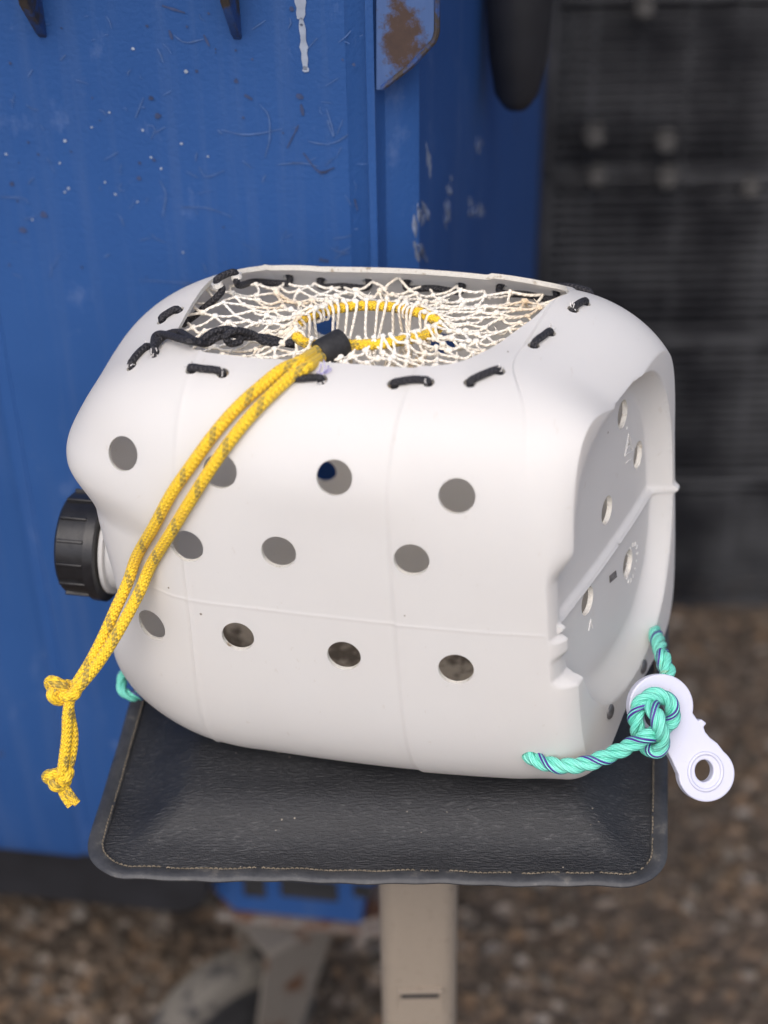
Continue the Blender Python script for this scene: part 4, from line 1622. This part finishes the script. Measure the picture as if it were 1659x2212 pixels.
for _ in range(30):
    spot(bmk, rng.uniform(20, 790), rng.uniform(0, 600), rng.uniform(.0005, .0014))
# pale scrapes on the rounded side
sp_ = MB()
o_ = BMI @ CAM
bvb = BVHTree.FromPolygons(bin_v, bin_f)
def bcast(x, y):
    d = (BMI.to_3x3() @ ray(x, y)).normalized()
    h = bvb.ray_cast(o_, d)
    if h[0] is None: return None
    return h[0] + d * 0.0004
def wall_stroke(mb, px, w):
    for _ in range(7):
        jx, jy = rng.gauss(0, w * 1300), rng.gauss(0, 9)
        k0 = rng.uniform(0, 0.4); k1 = rng.uniform(0.6, 1)
        a, b = px[0], px[-1]
        pts = [bcast(a[0] + (b[0] - a[0]) * t + jx + rng.gauss(0, 1.5), a[1] + (b[1] - a[1]) * t + jy) for t in np.linspace(k0, k1, 5)]
        if any(p is None for p in pts): continue
        pts = resample(spline(pts, 5), 0.004)
        n = len(pts)
        mb.tube(pts, [0.0002 + w * 0.4 * rng.uniform(0.3, 1) * math.sin(math.pi * (i + 0.5) / n) for i in range(n)], 5)
for px, w in (([(922, 300), (926, 350), (930, 385)], .003), ([(908, 440), (918, 480), (915, 500)], .006), ([(905, 520), (912, 545), (918, 565)], .005), ([(965, 430), (970, 490)], .003), ([(1028, 440), (1030, 470)], .006), ([(1030, 300), (1034, 330)], .003), ([(968, 395), (975, 420)], .003)):
    wall_stroke(sp_, px, w)
for mb_, mm_ in ((sc_, M['paint']), (wp, M['white_paint']), (bmk, M['brown_mark']), (sp_, M['scrape'])):
    bb.absorb(mb_, mm_)
bbody = bb.build('body', M['bin'], bin_, angle=28)
# black lid parts hanging beside the top
ld = MB()
ly = 0.26
print('lid', bpt(1115, 0, ly), bpt(1042, 0, ly), bpt(1190, 0, ly), bpt(1170, 300, 0.42))
c_ = bpt(1115, 0, ly)
cb = bpt(1115, 232, ly)
rr_ = abs(bpt(1190, 100, ly).x - bpt(1042, 100, ly).x) / 2
prf = [(0.0, 0.010), (0.004, rr_ * 0.45), (0.014, rr_ * 0.66), (0.05, rr_ * 0.86), (0.10, rr_ * 0.98), (0.16, rr_), (0.30, rr_)]
ld.lathe(prf, (cb.x, ly, cb.z), (0, 0, 1), 40)
ld.build('lid_arm', M['lid'], bin_)
ut = MB()
ux = bpt(452, 1930, 0.09).x
uz = bpt(300, 1968, 0.09).z
cr = 0.05
pr = [(ux, 0.09, BZ - 0.002), (-1.5, 0.09, BZ - 0.002), (-1.5, 0.09, uz)] + [(ux - cr + cr * math.sin(a), 0.09, uz + cr - cr * math.cos(a)) for a in np.linspace(0, math.pi / 2, 8)]
ut.prism(pr, (0, 0.30, 0))
ut.build('undertray', M['lid'], bin_, bevel=0.006)
uc = MB()
uc.box((-0.75, 0.71, 0.118), (1.64, 0.58, 0.345))  # unseen box added to keep light off the gravel under the bin
uc.build('under_bin_light_block', M['lid'], bin_)
# castor under the corner
def gpt(x, y, Y):
    return BMI @ on_y(x, y, Y)
CY = 0.19
bs = MB()
pL = bpt(445, 1900, CY - 0.06); pR = bpt(815, 1900, CY - 0.06)
zb = bpt(630, 1982, CY - 0.06).z
bs.prism([(pL.x, CY - 0.06, BZ + 0.001), (pR.x, CY - 0.06, BZ + 0.001), (pR.x - 0.02, CY - 0.06, zb), (pL.x + 0.03, CY - 0.06, zb), (pL.x + 0.008, CY - 0.06, zb + 0.03)], (0, 0.15, 0))
bs.build('castor_mount', M['bin'], bin_, bevel=0.004)
bs = MB()  # thin dark plates on the mount's face paint the shade of its recesses
for x0, x1 in ((522, 575), (598, 735), (760, 800)):
    a = bpt(x0, 1915, CY - 0.063); b = bpt(x1, 1915, CY - 0.063)
    zl = bpt(x0, 1962, CY - 0.063).z
    bs.box(((a.x + b.x) / 2 , CY - 0.0602, (BZ + zl) / 2 - 0.004), (abs(b.x - a.x) * 0.9, 0.003, (BZ - zl) * 0.75))
bs.build('recess_shade', M['hub'], bin_)
wc = bpt(500, 2216, 0.10)
WR = wc.z - GZ
print('wheel', wc, WR, zb)
wax = Vector((math.cos(R(-46)), math.sin(R(-46)), 0))
side_ = Vector((-wax.y, wax.x, 0))
q = [bpt(x, 1985, CY - 0.066) for x in (468, 832)]
fkp = MB()
fkp.box(((q[0].x + q[1].x) / 2, CY - 0.006, zb - 0.006), (q[1].x - q[0].x, 0.124, 0.011))
plt = fkp.build('castor_plate', M['rust'], bin_, bevel=0.002)
tyre = MB()
hw = 0.025
tyre.lathe([(-hw, WR * 0.70), (-hw, WR * 0.90), (-hw * 0.8, WR * 0.975), (-hw * 0.4, WR), (hw * 0.4, WR), (hw * 0.8, WR * 0.975), (hw, WR * 0.90), (hw, WR * 0.70)], wc, wax, 56, caps=False)
wheel = tyre.build('castor_wheel', M['tyre'], bin_)
hb = MB()
hb.lathe([(-hw * 0.8, 0.01), (-hw * 0.8, WR * 0.71), (hw * 0.8, WR * 0.71), (hw * 0.8, 0.01)], wc, wax, 40)
hb.build('hub', M['hub'], wheel)
fk = MB()
ftop = zb - 0.012
pf = bpt(650, 2000, CY - 0.075)
for s in (1, -1):
    o = wc + wax * (s * (hw + 0.005))
    tp = Vector((pf.x, pf.y, ftop)) + (wax * (-2 * (hw + 0.005)) if s < 0 else Vector())
    pts = [tp + side_ * 0.052, tp - side_ * 0.052, o - side_ * 0.034 + Vector((0.034, 0, -0.03)), o + side_ * 0.030 + Vector((0.034, 0, -0.03))]
    fk.prism(pts, wax * 0.004 * s)
fk.box(Vector((pf.x, pf.y, ftop)) - wax * (hw + 0.005), (0.062, 0.10, 0.006), Matrix.Rotation(math.atan2(wax.y, wax.x), 3, 'Z'))
fk.build('castor_fork', M['fork'], bin_, bevel=0.002)
ax_ = MB()
ax_.lathe([(-hw - 0.012, 0.011), (hw + 0.014, 0.011)], wc, wax, 16)
ax_.build('axle_bolt', M['rust'], bin_)
brk = MB()
brk.prism([bpt(x, y, CY - 0.06) for x, y in ((772, 1996), (836, 1975), (822, 2010), (765, 2058))], (0, 0.006, 0))
brk.build('brake_bracket', M['rust'], bin_, bevel=0.002)

# ================================================================== DARK MESH CRATES behind
CYD = 2.25
def make_crate(w, d, h, nsl):
    root = empty('mesh_crate')
    f = MB()
    t = 0.014
    for sx in (-1, 1):
        for sy in (-1, 1):
            f.box((sx * (w / 2 - t / 2), sy * (d / 2 - t / 2), h / 2), (t, t, h - 0.004))
    for z in (t * 0.6, h - t * 0.6):
        for sy in (-1, 1):
            f.box((0, sy * (d / 2 - t / 2 - 0.003), z), (w - 2 * t, t, t))
        for sx in (-1, 1):
            f.box((sx * (w / 2 - t / 2 - 0.003), 0, z), (t, d - 2 * t, t))
    f.build('frame', M['crate'], root, bevel=0.003)
    s = MB()
    for k in range(nsl):
        z = t * 1.6 + (h - 3.2 * t) * (k + 0.5) / nsl
        hh = (h - 3.2 * t) / nsl * 0.46
        s.box((0, -d / 2 + 0.008, z), (w - 2 * t - 0.002, 0.005, hh))
        s.box((-w / 2 + 0.008, 0, z), (0.005, d - 2 * t - 0.002, hh))
        s.box((w / 2 - 0.008, 0, z), (0.005, d - 2 * t - 0.002, hh))
    for k in range(1, 9):
        x = -w / 2 + w * k / 9
        s.box((x, -d / 2 + 0.0135, h / 2), (0.006, 0.004, h - 2.4 * t))
    s.build('slats', M['crate'], root)
    i = MB()  # dark block added inside: paints the interior shade, stops sky showing through
    i.box((0, 0.02, h / 2), (w - 0.09, d - 0.12, h - 0.03))
    i.build('shade_core', M['crate_in'], root)
    return root
def copy_tree(o, parent=None):
    c = o.copy()
    col.objects.link(c)
    c.parent = parent
    for ch in o.children:
        copy_tree(ch, c)
    return c
cl = on_y(1168, 700, CYD).x
cw_, cd2, chh = 0.62, 0.42, 0.272
proto = make_crate(cw_, cd2, chh, 14)
first = True
names = ['bottom', 'second lowest', 'third lowest', 'fourth lowest', 'second highest', 'topmost']
grp = 'dark mesh crates stacked behind the bin'
k = 0
for colx, cname in ((0, 'beside the blue bin'), (1, 'at the far right')):
    for lev in range(6):
        o = proto if first else copy_tree(proto)
        first = False
        o.location = (cl + cw_ / 2 + colx * (cw_ + 0.03) + rng.uniform(-.008, .008), CYD + cd2 / 2 + rng.uniform(-.01, .01) + colx * 0.03, GZ + lev * (chh + 0.002))
        o.rotation_euler = (0, 0, R(rng.uniform(-1.5, 1.5)))
        tag(o, 'blurred dark mesh crate, %s of the stack %s' % (names[lev], cname), 'crate', grp)
# pale rope ties on the crate fronts
for x, y, lb in ((1283, 290, 'left one of the upper pair of pale knots on the dark crates'), (1438, 302, 'right one of the upper pair of pale knots on the dark crates'), (1288, 378, 'left one of the lower row of pale knots on the dark crates'), (1442, 380, 'middle one of the lower row of pale knots on the dark crates'), (1622, 402, 'right one of the lower row of pale knots, near the frame edge'), (1392, 12, 'topmost pale knot on the dark crates, at the upper frame edge')):
    p = on_y(x, y, CYD - 0.022)
    t_ = MB()
    r = rng.uniform(0.011, 0.015)
    for q in range(3):
        pts = []
        for i in range(14):
            a = 2 * math.pi * i / 14
            pts.append(Vector((r * 0.75 * math.cos(a) * rng.uniform(.9, 1.1), r * 0.35 * math.sin(a + q), r * 0.7 * math.sin(a) + (q - 1) * 0.004)))
        t_.tube(pts, 0.0045, 6, closed=True)
    t_.blob((0, 0, 0), r * 0.62, 1.5, 0.6, 0.8, 10, 6, 0.5)
    o = t_.build('rope_knot', M['tie'])
    o.location = p
    tag(o, lb, 'rope knot', 'pale rope knots on the crates')
